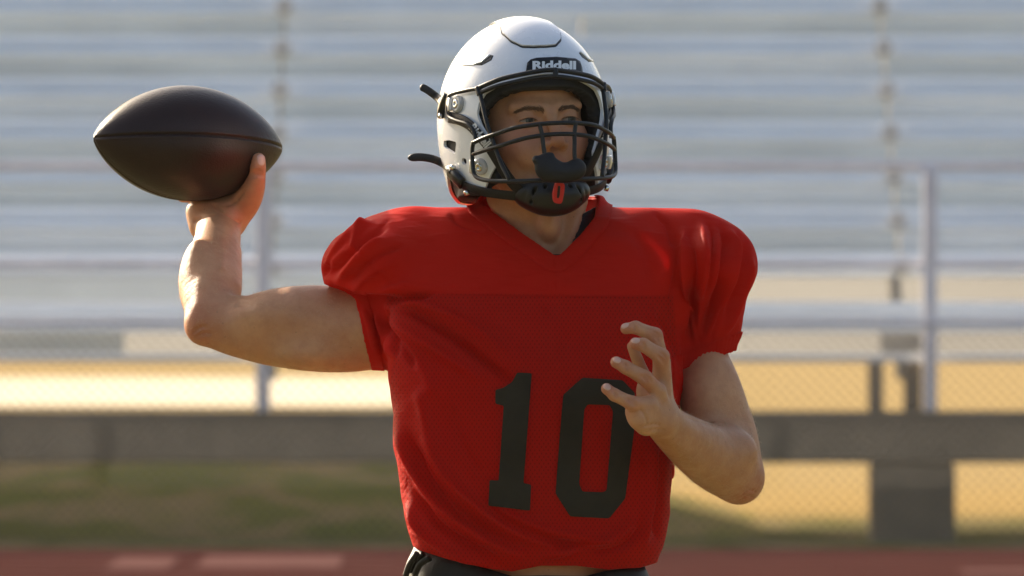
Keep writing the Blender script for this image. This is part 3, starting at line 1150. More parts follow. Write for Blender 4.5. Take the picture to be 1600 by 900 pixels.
# ================================================================== jersey
def fabric_mat():
    m, nt, b = new_mat('red_knit')
    v = coords(nt)
    at = nt.nodes.new('ShaderNodeAttribute')
    at.attribute_name = 'mesh_zone'
    zone = at.outputs['Fac']
    # staggered little holes of the athletic mesh
    sx = nt.nodes.new('ShaderNodeSeparateXYZ')
    link(nt, v, sx.inputs[0])
    a = math_node(nt, 'MULTIPLY', sx.outputs[0], 2 * math.pi / 0.0062)
    c = math_node(nt, 'MULTIPLY', sx.outputs[2], 2 * math.pi / 0.0092)
    s1 = math_node(nt, 'MULTIPLY', math_node(nt, 'SINE', a), math_node(nt, 'SINE', c))
    hole = ramp(nt, math_node(nt, 'ADD', math_node(nt, 'MULTIPLY', s1, .5), .5), [(.74, (0, 0, 0)), (.92, (1, 1, 1))])
    hole = math_node(nt, 'MULTIPLY', hole, zone)
    n1 = noise(nt, v, 9, 4, .6)
    red = mixc(nt, n1, (.60, .009, .003), (.68, .012, .003))
    redm = mixc(nt, n1, (.49, .007, .002), (.56, .009, .003))
    col = mixc(nt, zone, red, redm)
    col = mixc(nt, math_node(nt, 'MULTIPLY', hole, .36), col, (.075, .008, .006))
    link(nt, col, b.inputs['Base Color'])
    b.inputs['Roughness'].default_value = .62
    b.inputs['Specular IOR Level'].default_value = .07
    b.inputs['Sheen Weight'].default_value = .0
    b.inputs['Sheen Roughness'].default_value = .4
    b.inputs['Sheen Tint'].default_value = (1, .35, .3, 1)
    weave = math_node(nt, 'ADD', math_node(nt, 'MULTIPLY', hole, -1.2), math_node(nt, 'MULTIPLY', noise(nt, v, 700, 2), .25))
    weave = math_node(nt, 'ADD', weave, math_node(nt, 'MULTIPLY', noise(nt, v, 34, 3, .6), 1.6))
    mp = nt.nodes.new('ShaderNodeMapping')
    mp.inputs['Rotation'].default_value = (0, rad(-38), 0)
    mp.inputs['Scale'].default_value = (5, 9, 21)
    link(nt, v, mp.inputs[0])
    rid = math_node(nt, 'ABSOLUTE', math_node(nt, 'SUBTRACT', noise(nt, mp.outputs[0], 1.6, 3, .5), .5))
    rid = ramp(nt, rid, [(0.0, (1, 1, 1)), (.10, (.25, .25, .25)), (.3, (0, 0, 0))])
    weave = math_node(nt, 'ADD', weave, math_node(nt, 'MULTIPLY', rid, 2.2))
    bump(nt, b, weave, .5, .0013)
    tr = nt.nodes.new('ShaderNodeBsdfTranslucent')
    tr.inputs[0].default_value = (.85, .03, .02, 1)
    mx = nt.nodes.new('ShaderNodeMixShader')
    mx.inputs[0].default_value = .34
    link(nt, b.outputs[0], mx.inputs[1])
    link(nt, tr.outputs[0], mx.inputs[2])
    tp = nt.nodes.new('ShaderNodeBsdfTransparent')
    mh = nt.nodes.new('ShaderNodeMixShader')
    link(nt, math_node(nt, 'MULTIPLY', hole, .22), mh.inputs[0])
    link(nt, mx.outputs[0], mh.inputs[1])
    link(nt, tp.outputs[0], mh.inputs[2])
    link(nt, mh.outputs[0], nt.nodes['Material Output'].inputs[0])
    return m


M_RED = fabric_mat()
M_DIGIT = simple('print_olive_black', (.034, .028, .018), .85, var=.15, scale=20, bumps=.25, bscale=500, spec=.15)

SECT = np.array([  # py, x left, x right, y front, y back
    (320, 600, 1110, -.055, .16), (360, 592, 1108, -.075, .175), (400, 586, 1100, -.092, .185), (450, 592, 1080, -.108, .19),
    (520, 606, 1066, -.122, .19), (600, 608, 1065, -.128, .175), (700, 616, 1054, -.126, .16), (780, 628, 1046, -.124, .15),
    (830, 638, 1041, -.122, .142), (858, 646, 1036, -.116, .135), (880, 662, 1026, -.104, .12), (905, 684, 1008, -.086, .105), (960, 690, 1000, -.08, .10)], float)


def f_jersey(P):
    z = P[:, 2]
    py = 450 - (z - CAM_Z) * PXM
    xl = (np.interp(py, SECT[:, 0], SECT[:, 1]) - 800) / PXM
    xr = (np.interp(py, SECT[:, 0], SECT[:, 2]) - 800) / PXM
    yf = np.interp(py, SECT[:, 0], SECT[:, 3])
    yb = np.interp(py, SECT[:, 0], SECT[:, 4])
    cx, rx, cy, ry = (xl + xr) / 2, (xr - xl) / 2, (yf + yb) / 2, (yb - yf) / 2
    # the chest is turned a little towards the right of the picture
    u = (P[:, 0] - cx) / rx
    w = (P[:, 1] - cy - .10 * (P[:, 0] - cx)) / ry
    n = 2.7
    q = (np.abs(u) ** n + np.abs(w) ** n + 1e-9) ** (1 / n)
    d = (q - 1) * np.minimum(rx, ry) * .85
    top = z - (CAM_Z + (450 - 328) / PXM) + .55 * np.maximum(0, .05 - P[:, 1]) ** 2 / .1 + 2.0 * np.maximum(0, P[:, 1] - .08) ** 2 / .1
    d = smax(d, top, .045)
    # shoulder pads
    d = smin(d, d_cap(P, W(625, 384, .06), W(1075, 382, .06), RP(46), RP(46)), .03)
    d = smin(d, d_cap(P, W(640, 404, .055), W(571, 428, .06), RP(68), RP(66)), .025)
    d = smin(d, d_ell(P, W(602, 404, .05), (.078, .12, .058)), .02)
    sl = d_cap(P, W(1062, 404, .06), W(1104, 416, .06), RP(69), RP(68))
    sl = smin(sl, d_cap(P, W(1112, 417, .06), W(1102, 488, .06), RP(70), RP(53)), .02)
    sl = smin(sl, d_cap(P, W(1102, 480, .06), W(1097, 600, .058), RP(54), RP(41)), .02)
    sl = smin(sl, d_ell(P, W(1096, 414, .055), (.056, .112, .054)), .02)
    d = smin(d, sl, .014)
    # lower half of the throwing sleeve, close round the arm
    cu = d_cap(P, W(660, 505, .06), W(540, 512, .093), RP(76), RP(66))
    d = smin(d, cu, .015)
    # collar stands up round the neck
    nk = np.sqrt((P[:, 0] - W(846, 0)[0]) ** 2 + (P[:, 1] - .075) ** 2)
    colr = np.maximum(nk - (.085 + np.clip(W(0, 335)[2] - z, 0, .05) * .6), np.abs(z - W(0, 345)[2]) - .033)
    d = smin(d, colr, .022)
    return d


lo, hi = W(496, 905, 0), W(1190, 300, 0)
JH = .0029
JV, JQ = mesh_sdf(f_jersey, (lo[0] - .01, -.19, lo[2] - .02), (hi[0] + .02, .26, hi[2] + .01), JH, 1)
JV = laplace(JV, JQ, 2)

# ---- folds: (polyline in picture px, width px, height mm)
FOLDS = [
    ([(592, 474), (650, 492), (715, 530), (775, 578), (812, 606)], 9, -5.5), ([(600, 462), (660, 478), (735, 510), (800, 560)], 11, 3.2),
    ([(592, 486), (640, 520), (700, 560), (760, 600)], 11, 3.4), ([(588, 492), (622, 530), (655, 580)], 8, -4.5),
    ([(582, 488), (602, 525), (618, 565)], 7, 4), ([(578, 486), (588, 520), (596, 560)], 5, -3.5),
    ([(605, 500), (650, 560), (690, 640)], 12, 2.2), ([(505, 446), (545, 458), (590, 470), (640, 464), (690, 458)], 8, -6.5),
    ([(508, 432), (550, 446), (600, 452), (660, 446)], 10, 3.5),
    # sleeve crown on the left
    ([(508, 425), (528, 392), (556, 362), (590, 342)], 7, 4.5), ([(516, 436), (540, 402), (574, 374), (610, 350)], 6, -4.0),
    ([(526, 440), (552, 412), (580, 385), (606, 372)], 7, 4.0), ([(520, 385), (545, 358), (580, 340)], 6, -3.5),
    ([(606, 345), (570, 372), (556, 384), (600, 430), (640, 455)], 3.5, -2.0),
    ([(504, 436), (520, 405), (548, 372)], 4.2, -3.2), ([(540, 446), (568, 415), (596, 396), (640, 380)], 5, -3.0), ([(552, 450), (584, 424), (622, 408)], 5, 2.5),
    ([(575, 345), (556, 372), (548, 400)], 4.5, 2.5), ([(566, 476), (578, 510), (588, 550)], 4.5, 2.6), ([(600, 480), (612, 520), (624, 560)], 5, -3.2),
    ([(1102, 344), (1116, 372), (1112, 420), (1094, 480)], 4.6, -3.2), ([(1146, 356), (1158, 384), (1152, 420), (1132, 470), (1112, 520)], 4.6, -3.2),
    ([(1062, 470), (1080, 500), (1090, 535)], 4.5, 2.6), ([(1128, 470), (1116, 510), (1110, 540)], 4.2, -2.4), ([(1088, 470), (1086, 510), (1094, 542)], 4.2, -2.4),
    ([(1020, 328), (1044, 352), (1052, 390)], 5, -2.4), ([(700, 332), (720, 350), (760, 360)], 6, -1.6),
    # front, right of the chest and the free sleeve
    ([(1052, 332), (1056, 400), (1052, 460), (1058, 540), (1062, 590)], 4, -4.0), ([(1066, 345), (1072, 420), (1066, 500), (1072, 545)], 7, 4.0),
    ([(1078, 360), (1084, 430), (1076, 510), (1082, 550)], 6, -4.0), ([(1092, 338), (1104, 400), (1096, 470), (1088, 530)], 8, 3.5),
    ([(1118, 344), (1136, 380), (1130, 430), (1104, 500), (1092, 540)], 7, -5.5), ([(1130, 350), (1148, 385), (1142, 435), (1116, 500), (1104, 535)], 7, 4.5),
    ([(1160, 362), (1166, 400), (1150, 455), (1126, 510)], 7, -4.0), ([(1172, 392), (1170, 430), (1146, 490), (1126, 532)], 6, 3.0),
    ([(1000, 470), (1030, 520), (1040, 600), (1036, 700)], 12, 3.5), ([(1020, 480), (1048, 540), (1050, 620)], 9, -3.5),
    ([(985, 345), (1010, 400), (1030, 455)], 14, -2.0),
    # lower body, bloused over the waist
    ([(618, 640), (640, 720), (690, 790), (760, 840), (840, 872)], 12, 5.0), ([(630, 660), (662, 740), (716, 802), (790, 848), (850, 868)], 10, -5.5),
    ([(650, 650), (690, 735), (750, 795), (820, 835), (900, 858)], 12, 5.0), ([(640, 760), (680, 815), (730, 850), (790, 880)], 9, -5.0),
    ([(634, 780), (660, 830), (705, 862), (760, 882)], 8, 4.5), ([(735, 770), (790, 815), (860, 845), (950, 860)], 9, -4.0),
    ([(770, 790), (830, 820), (900, 838), (980, 846)], 10, 3.5), ([(690, 610), (720, 690), (760, 760)], 16, -3.0),
    ([(1036, 690), (1030, 770), (1024, 850)], 7, -4.5), ([(1022, 690), (1014, 780), (1004, 860)], 9, 3.5),
    ([(1000, 800), (960, 835), (880, 862), (830, 876)], 9, 3.5), ([(1008, 815), (980, 850), (920, 870)], 7, -3.5),
    ([(850, 455), (880, 520), (870, 570)], 20, -2.0), ([(720, 480), (800, 520), (880, 530), (960, 510)], 22, -2.0),
    ([(655, 600), (668, 660), (690, 720)], 14, 3.5),
    # seams
    ([(620, 458), (700, 457), (850, 460), (960, 462), (1050, 461)], 2.6, -1.6), ([(868, 404), (872, 458)], 2.2, -1.2),
]
PXJ = to_px(JV)
NJ = vnormals(JV, JQ)
disp = np.zeros(len(JV))
front = np.clip((-NJ[:, 1] + .25) / .5, 0, 1) * np.clip((.10 - JV[:, 1]) / .06, 0, 1)
for pts, wpx, mm in FOLDS:
    d_, s_ = polyline_dist(PXJ, catmull(pts, 5))
    taper = np.clip(np.minimum(s_, 1 - s_) / .22, 0, 1)
    taper = taper * taper * (3 - 2 * taper)
    if wpx < 4:
        taper = 1.0
    disp += mm * (.0027 if wpx > 4 else .0015) * np.exp(-(d_ / (wpx * .74)) ** 2) * taper * front
# slow uneven drape everywhere
X = JV * 1.0
disp += .0022 * np.sin(X[:, 0] * 31 + 2.2 * np.sin(X[:, 2] * 17)) * np.sin(X[:, 2] * 23 + X[:, 1] * 19)
disp += .0010 * np.sin(X[:, 0] * 77 + 3 * np.sin(X[:, 2] * 41)) * np.sin(X[:, 2] * 58 + X[:, 1] * 47)
JV = JV + NJ * disp[:, None]
JV = laplace(JV, JQ, 1, .2)

SLEEVE_R = [(440, 436), (499, 440), (516, 448), (538, 455), (556, 467), (563, 492), (570, 530), (578, 562), (584, 590), (584, 640), (440, 640)]
NECK_V = [(752, 200), (752, 318), (774, 336), (818, 368), (866, 401), (874, 401), (906, 370), (928, 343), (934, 316), (934, 200)]
HEM = [(560, 842), (640, 850), (656, 860), (700, 874), (760, 888), (800, 893), (845, 884), (900, 884), (950, 890), (1000, 887), (1024, 880), (1040, 862), (1120, 850), (1120, 1200), (560, 1200)]
CUFF_L = [(1050, 584), (1062, 579), (1098, 569), (1135, 552), (1220, 520), (1220, 700), (1062, 700)]


def cut_sleeve(V):
    return sdf_poly(to_px(V), SLEEVE_R) / PXM


def cut_cuff(V):
    p = to_px(V)
    # plane through the cuff edge, only for the sleeve side
    a, b_ = np.array([1062, 579.0]), np.array([1134, 552.0])
    e = (b_ - a) / np.linalg.norm(b_ - a)
    nrm = np.array([e[1], -e[0]])                       # towards the shoulder
    d = (p - a) @ nrm
    side = p[:, 0] - 1063 - .02 * (p[:, 1] - 560)
    return np.maximum(d, -side) / PXM


def cut_neck(V):
    v2 = sdf_poly(to_px(V), NECK_V) / PXM
    nk = np.sqrt((V[:, 0] - W(845, 0)[0]) ** 2 + (V[:, 1] - .075) ** 2) - .078
    return np.minimum(np.where(V[:, 1] < .05, v2, np.maximum(v2, (V[:, 1] - .05) * .6)), nk)


def cut_hem(V):
    return sdf_poly(to_px(V), HEM) / PXM


def cut_all(V):
    return np.minimum(np.minimum(cut_sleeve(V), cut_cuff(V)), np.minimum(cut_neck(V), cut_hem(V)))


def sub_region(V, Q, dfun, lo_, hi_, off):
    """band of cloth lo_ < dfun < hi_ lifted by off: collar, cuffs"""
    d = dfun(V)
    V2, Q2 = V, Q[((d[Q] > lo_ - JH) & (d[Q] < hi_ + JH * .5)).all(1)]
    used = np.unique(Q2)
    rm = np.full(len(V), -1)
    rm[used] = np.arange(len(used))
    N = vnormals(V, Q)
    V2 = V[used] + N[used] * off
    Q2 = rm[Q2]
    bd = border(V2, Q2)
    for _ in range(3):
        dd = dfun(V2[bd])
        up = dd > (lo_ + hi_) / 2
        g = num_grad(dfun, V2[bd])
        st = -((dd - hi_)[:, None] * g / np.maximum((g * g).sum(1), .1)[:, None])
        ln = np.linalg.norm(st, axis=1)
        st *= np.minimum(1, 1.2 * JH / (ln + 1e-12))[:, None]
        st[~up] = 0
        V2[bd] += st
    return V2, Q2


JV, JQ = trim(JV, JQ, cut_all, JH)
jersey = add('jersey', JV, JQ, M_RED)
ZONE = [(604, 459), (1051, 462), (1058, 540), (1064, 600), (1110, 1000), (540, 1000), (608, 620), (614, 560), (606, 500)]
zz = np.clip(.5 - sdf_poly(to_px(JV), ZONE) / 3.0, 0, 1)
jersey.data.attributes.new('mesh_zone', 'FLOAT', 'POINT').data.foreach_set('value', zz.astype(np.float32))
sd = jersey.modifiers.new('thickness', 'SOLIDIFY')
sd.thickness = .0016
jersey['label'] = 'red mesh football jersey with dark number'
jbvh = BVHTree.FromPolygons([tuple(v) for v in JV], [tuple(map(int, q)) for q in JQ])


def jchild(name, V, Q, mat, thick=.0015, **t):
    o = mesh_obj(name, np.asarray(V) - PO, Q, mat, jersey, **t)
    if thick:
        s_ = o.modifiers.new('thickness', 'SOLIDIFY')
        s_.thickness = thick
        s_.offset = 1
    return o


V_, Q_ = sub_region(JV, JQ, cut_neck, 0, .021, .0008)
jchild('collar', V_, Q_, M_RED, .002)
V_, Q_ = sub_region(JV, JQ, lambda V: np.where(to_px(V)[:, 1] > 455, cut_sleeve(V), .05), 0, .017, .0006)
jchild('cuff', V_, Q_, M_RED, .0015)
# gathered elastic cuff on the free sleeve
V_, Q_ = sub_region(JV, JQ, lambda V: np.where(to_px(V)[:, 0] > 1050, np.maximum(cut_cuff(V), (to_px(V)[:, 1] < 510) * .05), .05), 0, .021, .0006)
N_ = vnormals(V_, Q_)
ang = np.arctan2(V_[:, 1] - .058, V_[:, 0] - W(1097, 0)[0])
V_ = V_ + N_ * (.0011 * np.sin(ang * 46))[:, None]
jchild('cuff', V_, Q_, M_RED, .0015)


def fill_grid(outer, holes, step):
    """triangulated polygon with holes, cut by a square grid so that it can be draped"""
    bm = bmesh.new()
    for ring in [outer] + holes:
        vs = [bm.verts.new((x, y, 0)) for x, y in ring]
        for i in range(len(vs)):
            bm.edges.new((vs[i], vs[(i + 1) % len(vs)]))
    bmesh.ops.triangle_fill(bm, edges=bm.edges[:], use_beauty=True, use_dissolve=False)
    A = np.array(outer)
    for axis in (0, 1):
        for c in np.arange(A[:, axis].min() + step * .5, A[:, axis].max(), step):
            co = [0, 0, 0]
            no = [0, 0, 0]
            co[axis] = c
            no[axis] = 1
            bmesh.ops.bisect_plane(bm, geom=bm.verts[:] + bm.edges[:] + bm.faces[:], plane_co=co, plane_no=no)
    V = np.array([v.co[:] for v in bm.verts])
    bm.verts.index_update()
    F = [[v.index for v in f.verts] for f in bm.faces]
    bm.free()
    return V, F


def drape(V2, off):
    res = []
    for (x, y, _) in V2:
        o = Vector(W(x, y, -1.0))
        dr = (Vector(W(x, y, 1.0)) - o).normalized()
        h = jbvh.ray_cast(o, dr)
        p = np.array(h[0]) + np.array([0, -off, 0]) if h[0] is not None else W(x, y, -.12)
        res.append(p)
    return np.array(res)


ONE = [(808, 582), (831, 583), (818, 755), (830, 757), (828, 798), (763, 790), (765, 750), (779, 751), (787, 634), (774, 631), (774, 609), (786, 606), (800, 597)]
ZERO_O = [(910, 590), (973, 594), (992, 614), (991, 673), (977, 779), (952, 810), (891, 807), (868, 771), (874, 690), (880, 617)]
ZERO_I = [(918, 632), (953, 633), (958, 643), (948, 766), (943, 769), (910, 768), (905, 756), (913, 640)]


def rounded(poly, r):
    P = np.array(poly, float)
    o = []
    for i in range(len(P)):
        a, b_, c = P[i - 1], P[i], P[(i + 1) % len(P)]
        u, v = (a - b_), (c - b_)
        lu, lv = np.linalg.norm(u), np.linalg.norm(v)
        rr = min(r, lu * .4, lv * .4)
        p0, p1 = b_ + u / lu * rr, b_ + v / lv * rr
        for t in (0, .5, 1):
            o.append((1 - t) ** 2 * p0 + 2 * t * (1 - t) * b_ + t * t * p1)
    return [tuple(x) for x in o]


for outer, holes in ((rounded(ONE, 2.5), []), (rounded(ZERO_O, 3), [rounded(ZERO_I, 3)])):
    v2, f2 = fill_grid(outer, holes, 3.6)
    v3 = drape(v2, .0030)
    f2 = [f[::-1] for f in f2]
    o = jchild('digit', v3, f2, M_DIGIT, .0)
    s_ = o.modifiers.new('thickness', 'SOLIDIFY')
    s_.thickness = .0008

# ---- undershirt seen inside the collar
M_BLACK = simple('black_undershirt', (.012, .011, .011), .8, var=.2, scale=30, bumps=.3, bscale=500)


def f_under(P):
    nk = np.sqrt((P[:, 0] - W(852, 0)[0]) ** 2 + (P[:, 1] - .062) ** 2)
    z = P[:, 2]
    d = nk - (.072 + np.maximum(0, W(0, 345)[2] - z) * .3)
    return d


def cut_under(V):
    p = to_px(V)
    V1 = [(700, 100), (700, 345), (780, 362), (856, 397), (884, 397), (905, 358), (912, 334), (935, 322), (960, 322), (960, 100)]
    return np.minimum(sdf_poly(p, V1), 414 - p[:, 1]) / PXM


UV, UQ = mesh_sdf(f_under, (-.09, -.12, W(0, 480)[2]), (.19, .24, W(0, 300)[2]), .005, 1)
UV, UQ = trim(UV, UQ, cut_under, .005)
o = add('undershirt', UV, UQ, M_BLACK)
s_ = o.modifiers.new('thickness', 'SOLIDIFY')
s_.thickness = .0015

# ---- trousers, socks, shoes
M_PANTS = simple('black_football_pants', (.014, .012, .010), .55, var=.25, scale=14, bumps=.4, bscale=260, spec=.3)


def f_pants(P):
    d = d_chain(P, [(*W(830, 850, .02), .0), (*W(832, 905, .02), .0)], 1) * 0 + 1
    py = 450 - (P[:, 2] - CAM_Z) * PXM
    cx = W(820, 0)[0]
    rx = np.interp(py, [840, 880, 960, 1040], [.150, .164, .178, .185])
    ry = np.interp(py, [840, 880, 960, 1040], [.100, .108, .125, .130])
    q = np.sqrt(((P[:, 0] - cx) / rx) ** 2 + ((P[:, 1] - .022) / ry) ** 2)
    d = (q - 1) * ry
    d = smax(d, W(0, 1060)[2] - P[:, 2], .03)
    for k in (0, 1):
        d = smin(d, d_cap(P, HIPS[k], KNEE[k], .098, .068), .04)
    d = np.maximum(d, .47 - P[:, 2])
    d = d + .0009 * np.sin(P[:, 2] * 150 + 4 * np.sin(P[:, 0] * 22)) * np.sin(P[:, 0] * 60 + P[:, 2] * 33)
    return d


WAIST = [(500, 830), (640, 846), (660, 860), (720, 876), (800, 900), (846, 899), (915, 900), (945, 892), (1010, 884), (1100, 870), (1100, 600), (500, 600)]


def cut_waist(V):
    return np.minimum(sdf_poly(to_px(V), WAIST) / PXM, V[:, 2] - .475)


PV, PQ = mesh_sdf(f_pants, (-.30, -.16, .46), (.42, .22, W(0, 835)[2]), .007, 1)
PV, PQ = trim(PV, PQ, cut_waist, .007)
pants = add('pants', PV, PQ, M_PANTS)
s_ = pants.modifiers.new('thickness', 'SOLIDIFY')
s_.thickness = .003
# laced, gathered waist flap shining at the left hip
for k, (a, b_, c) in enumerate((((640, 893), (648, 876), (662, 866)), ((648, 899), (656, 882), (672, 872)), ((634, 899), (640, 882), (652, 864)))):
    pts = [W(*a, -.035 - .006 * k), W(*b_, -.045 - .006 * k), W(*c, -.055 - .006 * k)]
    V_, F_ = sweep(catmull(pts, 6), circle(.0045, 8))
    mesh_obj('waist_fold', np.array(V_) - PO, F_, M_PANTS, pants)
M_SOCK = simple('white_sock', (.7, .7, .68), .9, var=.05)
M_SHOE = simple('white_cleat', (.65, .65, .65), .4, var=.08)
M_SOLE = simple('black_sole', (.02, .02, .02), .5)
for k in (0, 1):
    A, K_ = ANK[k], KNEE[k]

    def f_sock(P, A=A, K_=K_):
        d = d_chain(P, [(*(K_ * .60 + A * .40 + np.array([0, .017, 0])), .061), (*(K_ * .3 + A * .7 + np.array([0, .01, 0])), .050), (*A, .041)], 4)
        return d
    sv, sq = mesh_sdf(f_sock, np.minimum(A, K_) - .09, np.maximum(A, K_) + .09, .006, 1)
    add('sock', sv, sq, M_SOCK)

    def f_shoe(P, A=A):
        d = d_ell(P, A + np.array([0, -.075, -.045]), (.050, .135, .042))
        d = smin(d, d_cap(P, A + np.array([0, .01, .01]), A + np.array([0, .0, -.03]), .046, .048), .03)
        return np.maximum(d, .022 - P[:, 2])
    sv, sq = mesh_sdf(f_shoe, A - np.array([.08, .24, .09]), A + np.array([.08, .09, .09]), .005, 1)
    shoe = add('shoe', sv, sq, M_SHOE)

    def f_sole(P, A=A):
        d = np.sqrt(((P[:, 0] - A[0]) / .052) ** 2 + ((P[:, 1] - A[1] + .072) / .142) ** 2) - 1
        return np.maximum(d * .052, np.abs(P[:, 2] - .017) - .007)
    sv, sq = mesh_sdf(f_sole, A - np.array([.08, .24, .09]), A + np.array([.08, .09, -.04]), .004, 1)
    mesh_obj('sole', sv - PO, sq, M_SOLE, shoe)
    for (sx__, sy__) in ((-.03, -.17), (.03, -.17), (-.033, -.11), (.033, -.11), (-.025, .03), (.025, .03)):
        V_, F_ = sweep([A * [1, 1, 0] + np.array([sx__, sy__, .0]), A * [1, 1, 0] + np.array([sx__, sy__, .0115])], circle(.007, 8), up=(0, 1, 0))
        mesh_obj('stud', np.array(V_) - PO, F_, M_SOLE, shoe)

# ================================================================== football
def leather():
    m, nt, b = new_mat('brown_leather')
    v = coords(nt)
    n1 = noise(nt, v, 16, 4, .6)
    link(nt, mixc(nt, n1, (.016, .007, .005), (.030, .013, .008)), b.inputs['Base Color'])
    vo = nt.nodes.new('ShaderNodeTexVoronoi')
    vo.inputs['Scale'].default_value = 430
    link(nt, v, vo.inputs['Vector'])
    b.inputs['Roughness'].default_value = .33
    b.inputs['Specular IOR Level'].default_value = .32
    b.inputs['Coat Weight'].default_value = .0
    b.inputs['Coat Roughness'].default_value = .3
    bump(nt, b, math_node(nt, 'ADD', math_node(nt, 'MULTIPLY', vo.outputs['Distance'], -1.0), noise(nt, v, 40, 3)), .35, .0011)
    return m


ball = empty('football', tuple(B_C), category='football', label='dark brown leather football held up in the throwing hand')
NT, NA = 140, 440
BVv, BF = [], []
for i in range(NT + 1):
    t = -math.cos(math.pi * i / NT) * .9985
    for j in range(NA):
        a = 2 * math.pi * j / NA
        sm = (a - rad(9)) % (math.pi / 2)
        sm = min(sm, math.pi / 2 - sm)
        r = B_R * (1 - t * t) ** .75
        g = .0030 * math.exp(-(sm * r / .0017) ** 2) - .0005 * math.exp(-((sm * r - .0042) / .002) ** 2)
        r = max(r - g, .0012)
        BVv.append(B_U * t * B_L + r * (B_F * math.cos(a) + B_W * math.sin(a)))
for i in range(NT):
    for j in range(NA):
        BF.append((i * NA + j, i * NA + (j + 1) % NA, (i + 1) * NA + (j + 1) % NA, (i + 1) * NA + j))
cover = mesh_obj('leather_cover', BVv, np.array(BF), leather(), ball)
for i in (0, NT):
    pass
M_LACE = simple('white_lace', (.7, .68, .62), .6, var=.05)
for k in range(8):
    t = -.26 + .52 * k / 7
    rows = [ball_pt(t, 180 + a + 9, .001 + .002 * math.cos(rad(a * 8))) - B_C for a in (-9, -5, 0, 5, 9)]
    V_, F_ = sweep(rows, circle(.0022, 6))
    mesh_obj('lace', V_, F_, M_LACE, ball)
V_, F_ = sweep([ball_pt(t, 189, .0008) - B_C for t in np.linspace(-.3, .3, 14)], circle(.0024, 6))
mesh_obj('lace', V_, F_, M_LACE, ball)

# ================================================================== helmet
HEL_O, HEL_R = W(823, 190, 0), rot(14, 5, 2.0)
HC, HRX, HRY, HRU, HRD = np.array([0, .020, .0]), .1185, .152, .1465, .20
helmet = empty('football_helmet', tuple(HEL_O), category='helmet', label='glossy white football helmet with black face mask on the player')
helmet.rotation_euler = Matrix(HEL_R).to_euler()


def h_surf(V):
    """radial projection on the outer shell"""
    q = V - HC
    rz = np.where(q[:, 2] > 0, HRU, HRD)
    k = np.sqrt((q[:, 0] / HRX) ** 2 + (q[:, 1] / HRY) ** 2 + (q[:, 2] / rz) ** 2)
    return HC + q / k[:, None]


def h_nrm(V):
    q = V - HC
    rz = np.where(q[:, 2] > 0, HRU, HRD)
    n = np.stack([q[:, 0] / HRX ** 2, q[:, 1] / HRY ** 2, q[:, 2] / rz ** 2], 1)
    return n / np.linalg.norm(n, axis=1)[:, None]


def ray_local(px, py):
    o = HEL_R.T @ (W(px, py, -.3) - HEL_O)
    e = HEL_R.T @ (W(px, py, .3) - HEL_O)
    return o, (e - o) / np.linalg.norm(e - o)


def HS(px, py, off=0.0, grow=1.0):
    """helmet-local point of the shell seen at a pixel"""
    o, dr = ray_local(px, py)
    rz = HRU
    for _ in range(4):
        s = np.array([HRX, HRY, rz]) * grow + off
        a, b_ = (o - HC) / s, dr / s
        A, B, C = b_ @ b_, a @ b_, a @ a - 1
        disc = max(B * B - A * C, 0)
        p = o + dr * ((-B - math.sqrt(disc)) / A)
        rz = HRU if p[2] > HC[2] else HRD
    return p


def MS(px, py, ax=.1165, ay=.176):
    """helmet-local point of the face mask's cylinder seen at a pixel"""
    o, dr = ray_local(px, py)
    s = np.array([ax, ay])
    a, b_ = o[:2] / s, dr[:2] / s
    A, B, C = b_ @ b_, a @ b_, a @ a - 1
    disc = max(B * B - A * C, 0)
    return o + dr * ((-B - math.sqrt(disc)) / A)


m, nt, b = new_mat('white_gloss')
v = coords(nt)
link(nt, ramp(nt, noise(nt, v, 30, 5, .7), [(.3, (.72, .735, .77)), (.65, (.77, .785, .81)), (.8, (.69, .70, .72))]), b.inputs['Base Color'])
link(nt, ramp(nt, noise(nt, v, 18, 5, .7), [(.3, (.16, .16, .16)), (.7, (.32, .32, .32))]), b.inputs['Roughness'])
b.inputs['Coat Weight'].default_value = .6
b.inputs['Coat Roughness'].default_value = .08
M_WHITE = m
M_MASK = simple('black_coated_steel', (.013, .013, .013), .42, var=.2, scale=40, spec=.35)
M_PAD = simple('black_padding', (.014, .013, .012), .75, var=.25, scale=40, bumps=.3, bscale=300)
M_STRAP = simple('black_strap', (.012, .011, .011), .5, spec=.3, var=.2, scale=60, bumps=.25, bscale=700)
M_PLAST = simple('black_plastic', (.011, .011, .011), .32, var=.2, scale=40, coat=.1, spec=.35)
M_CHROME = simple('bright_steel', (.72, .70, .66), .22, metal=1.0, var=.05)
m, nt, b = new_mat('clear_plastic')
b.inputs['Base Color'].default_value = (.75, .75, .74, 1)
b.inputs['Roughness'].default_value = .12
b.inputs['Transmission Weight'].default_value = .55
M_CLEAR = m
M_TXT = simple('white_print', (.75, .75, .74), .5, var=.04)
M_REDP = simple('red_rubber', (.55, .012, .012), .4, var=.08)

E1 = [(868, 115), (850, 115.5), (831, 118), (800, 126), (775, 136), (757, 146), (748, 162), (745, 178), (752, 197), (764, 215), (777, 243), (773, 262), (757, 297), (735, 299)]
E2 = [(722, 287), (708, 275), (699, 262)]
e1 = [HS(*p) for p in E1]
e2 = [HS(*p) for p in E2]
OPEN = [(-.4, e1[0][2])] + [(p[1], p[2]) for p in e1] + [(p[1], p[2]) for p in e2] + [(.05, -.082), (.10, -.103), (.30, -.112), (.30, -.5), (-.4, -.5)]
VENT = [tuple(HS(*p)[1:]) for p in ((693, 220), (702, 219), (713, 222), (711, 241), (703, 236), (693, 229))]
HOLE_C = HS(725, 252)


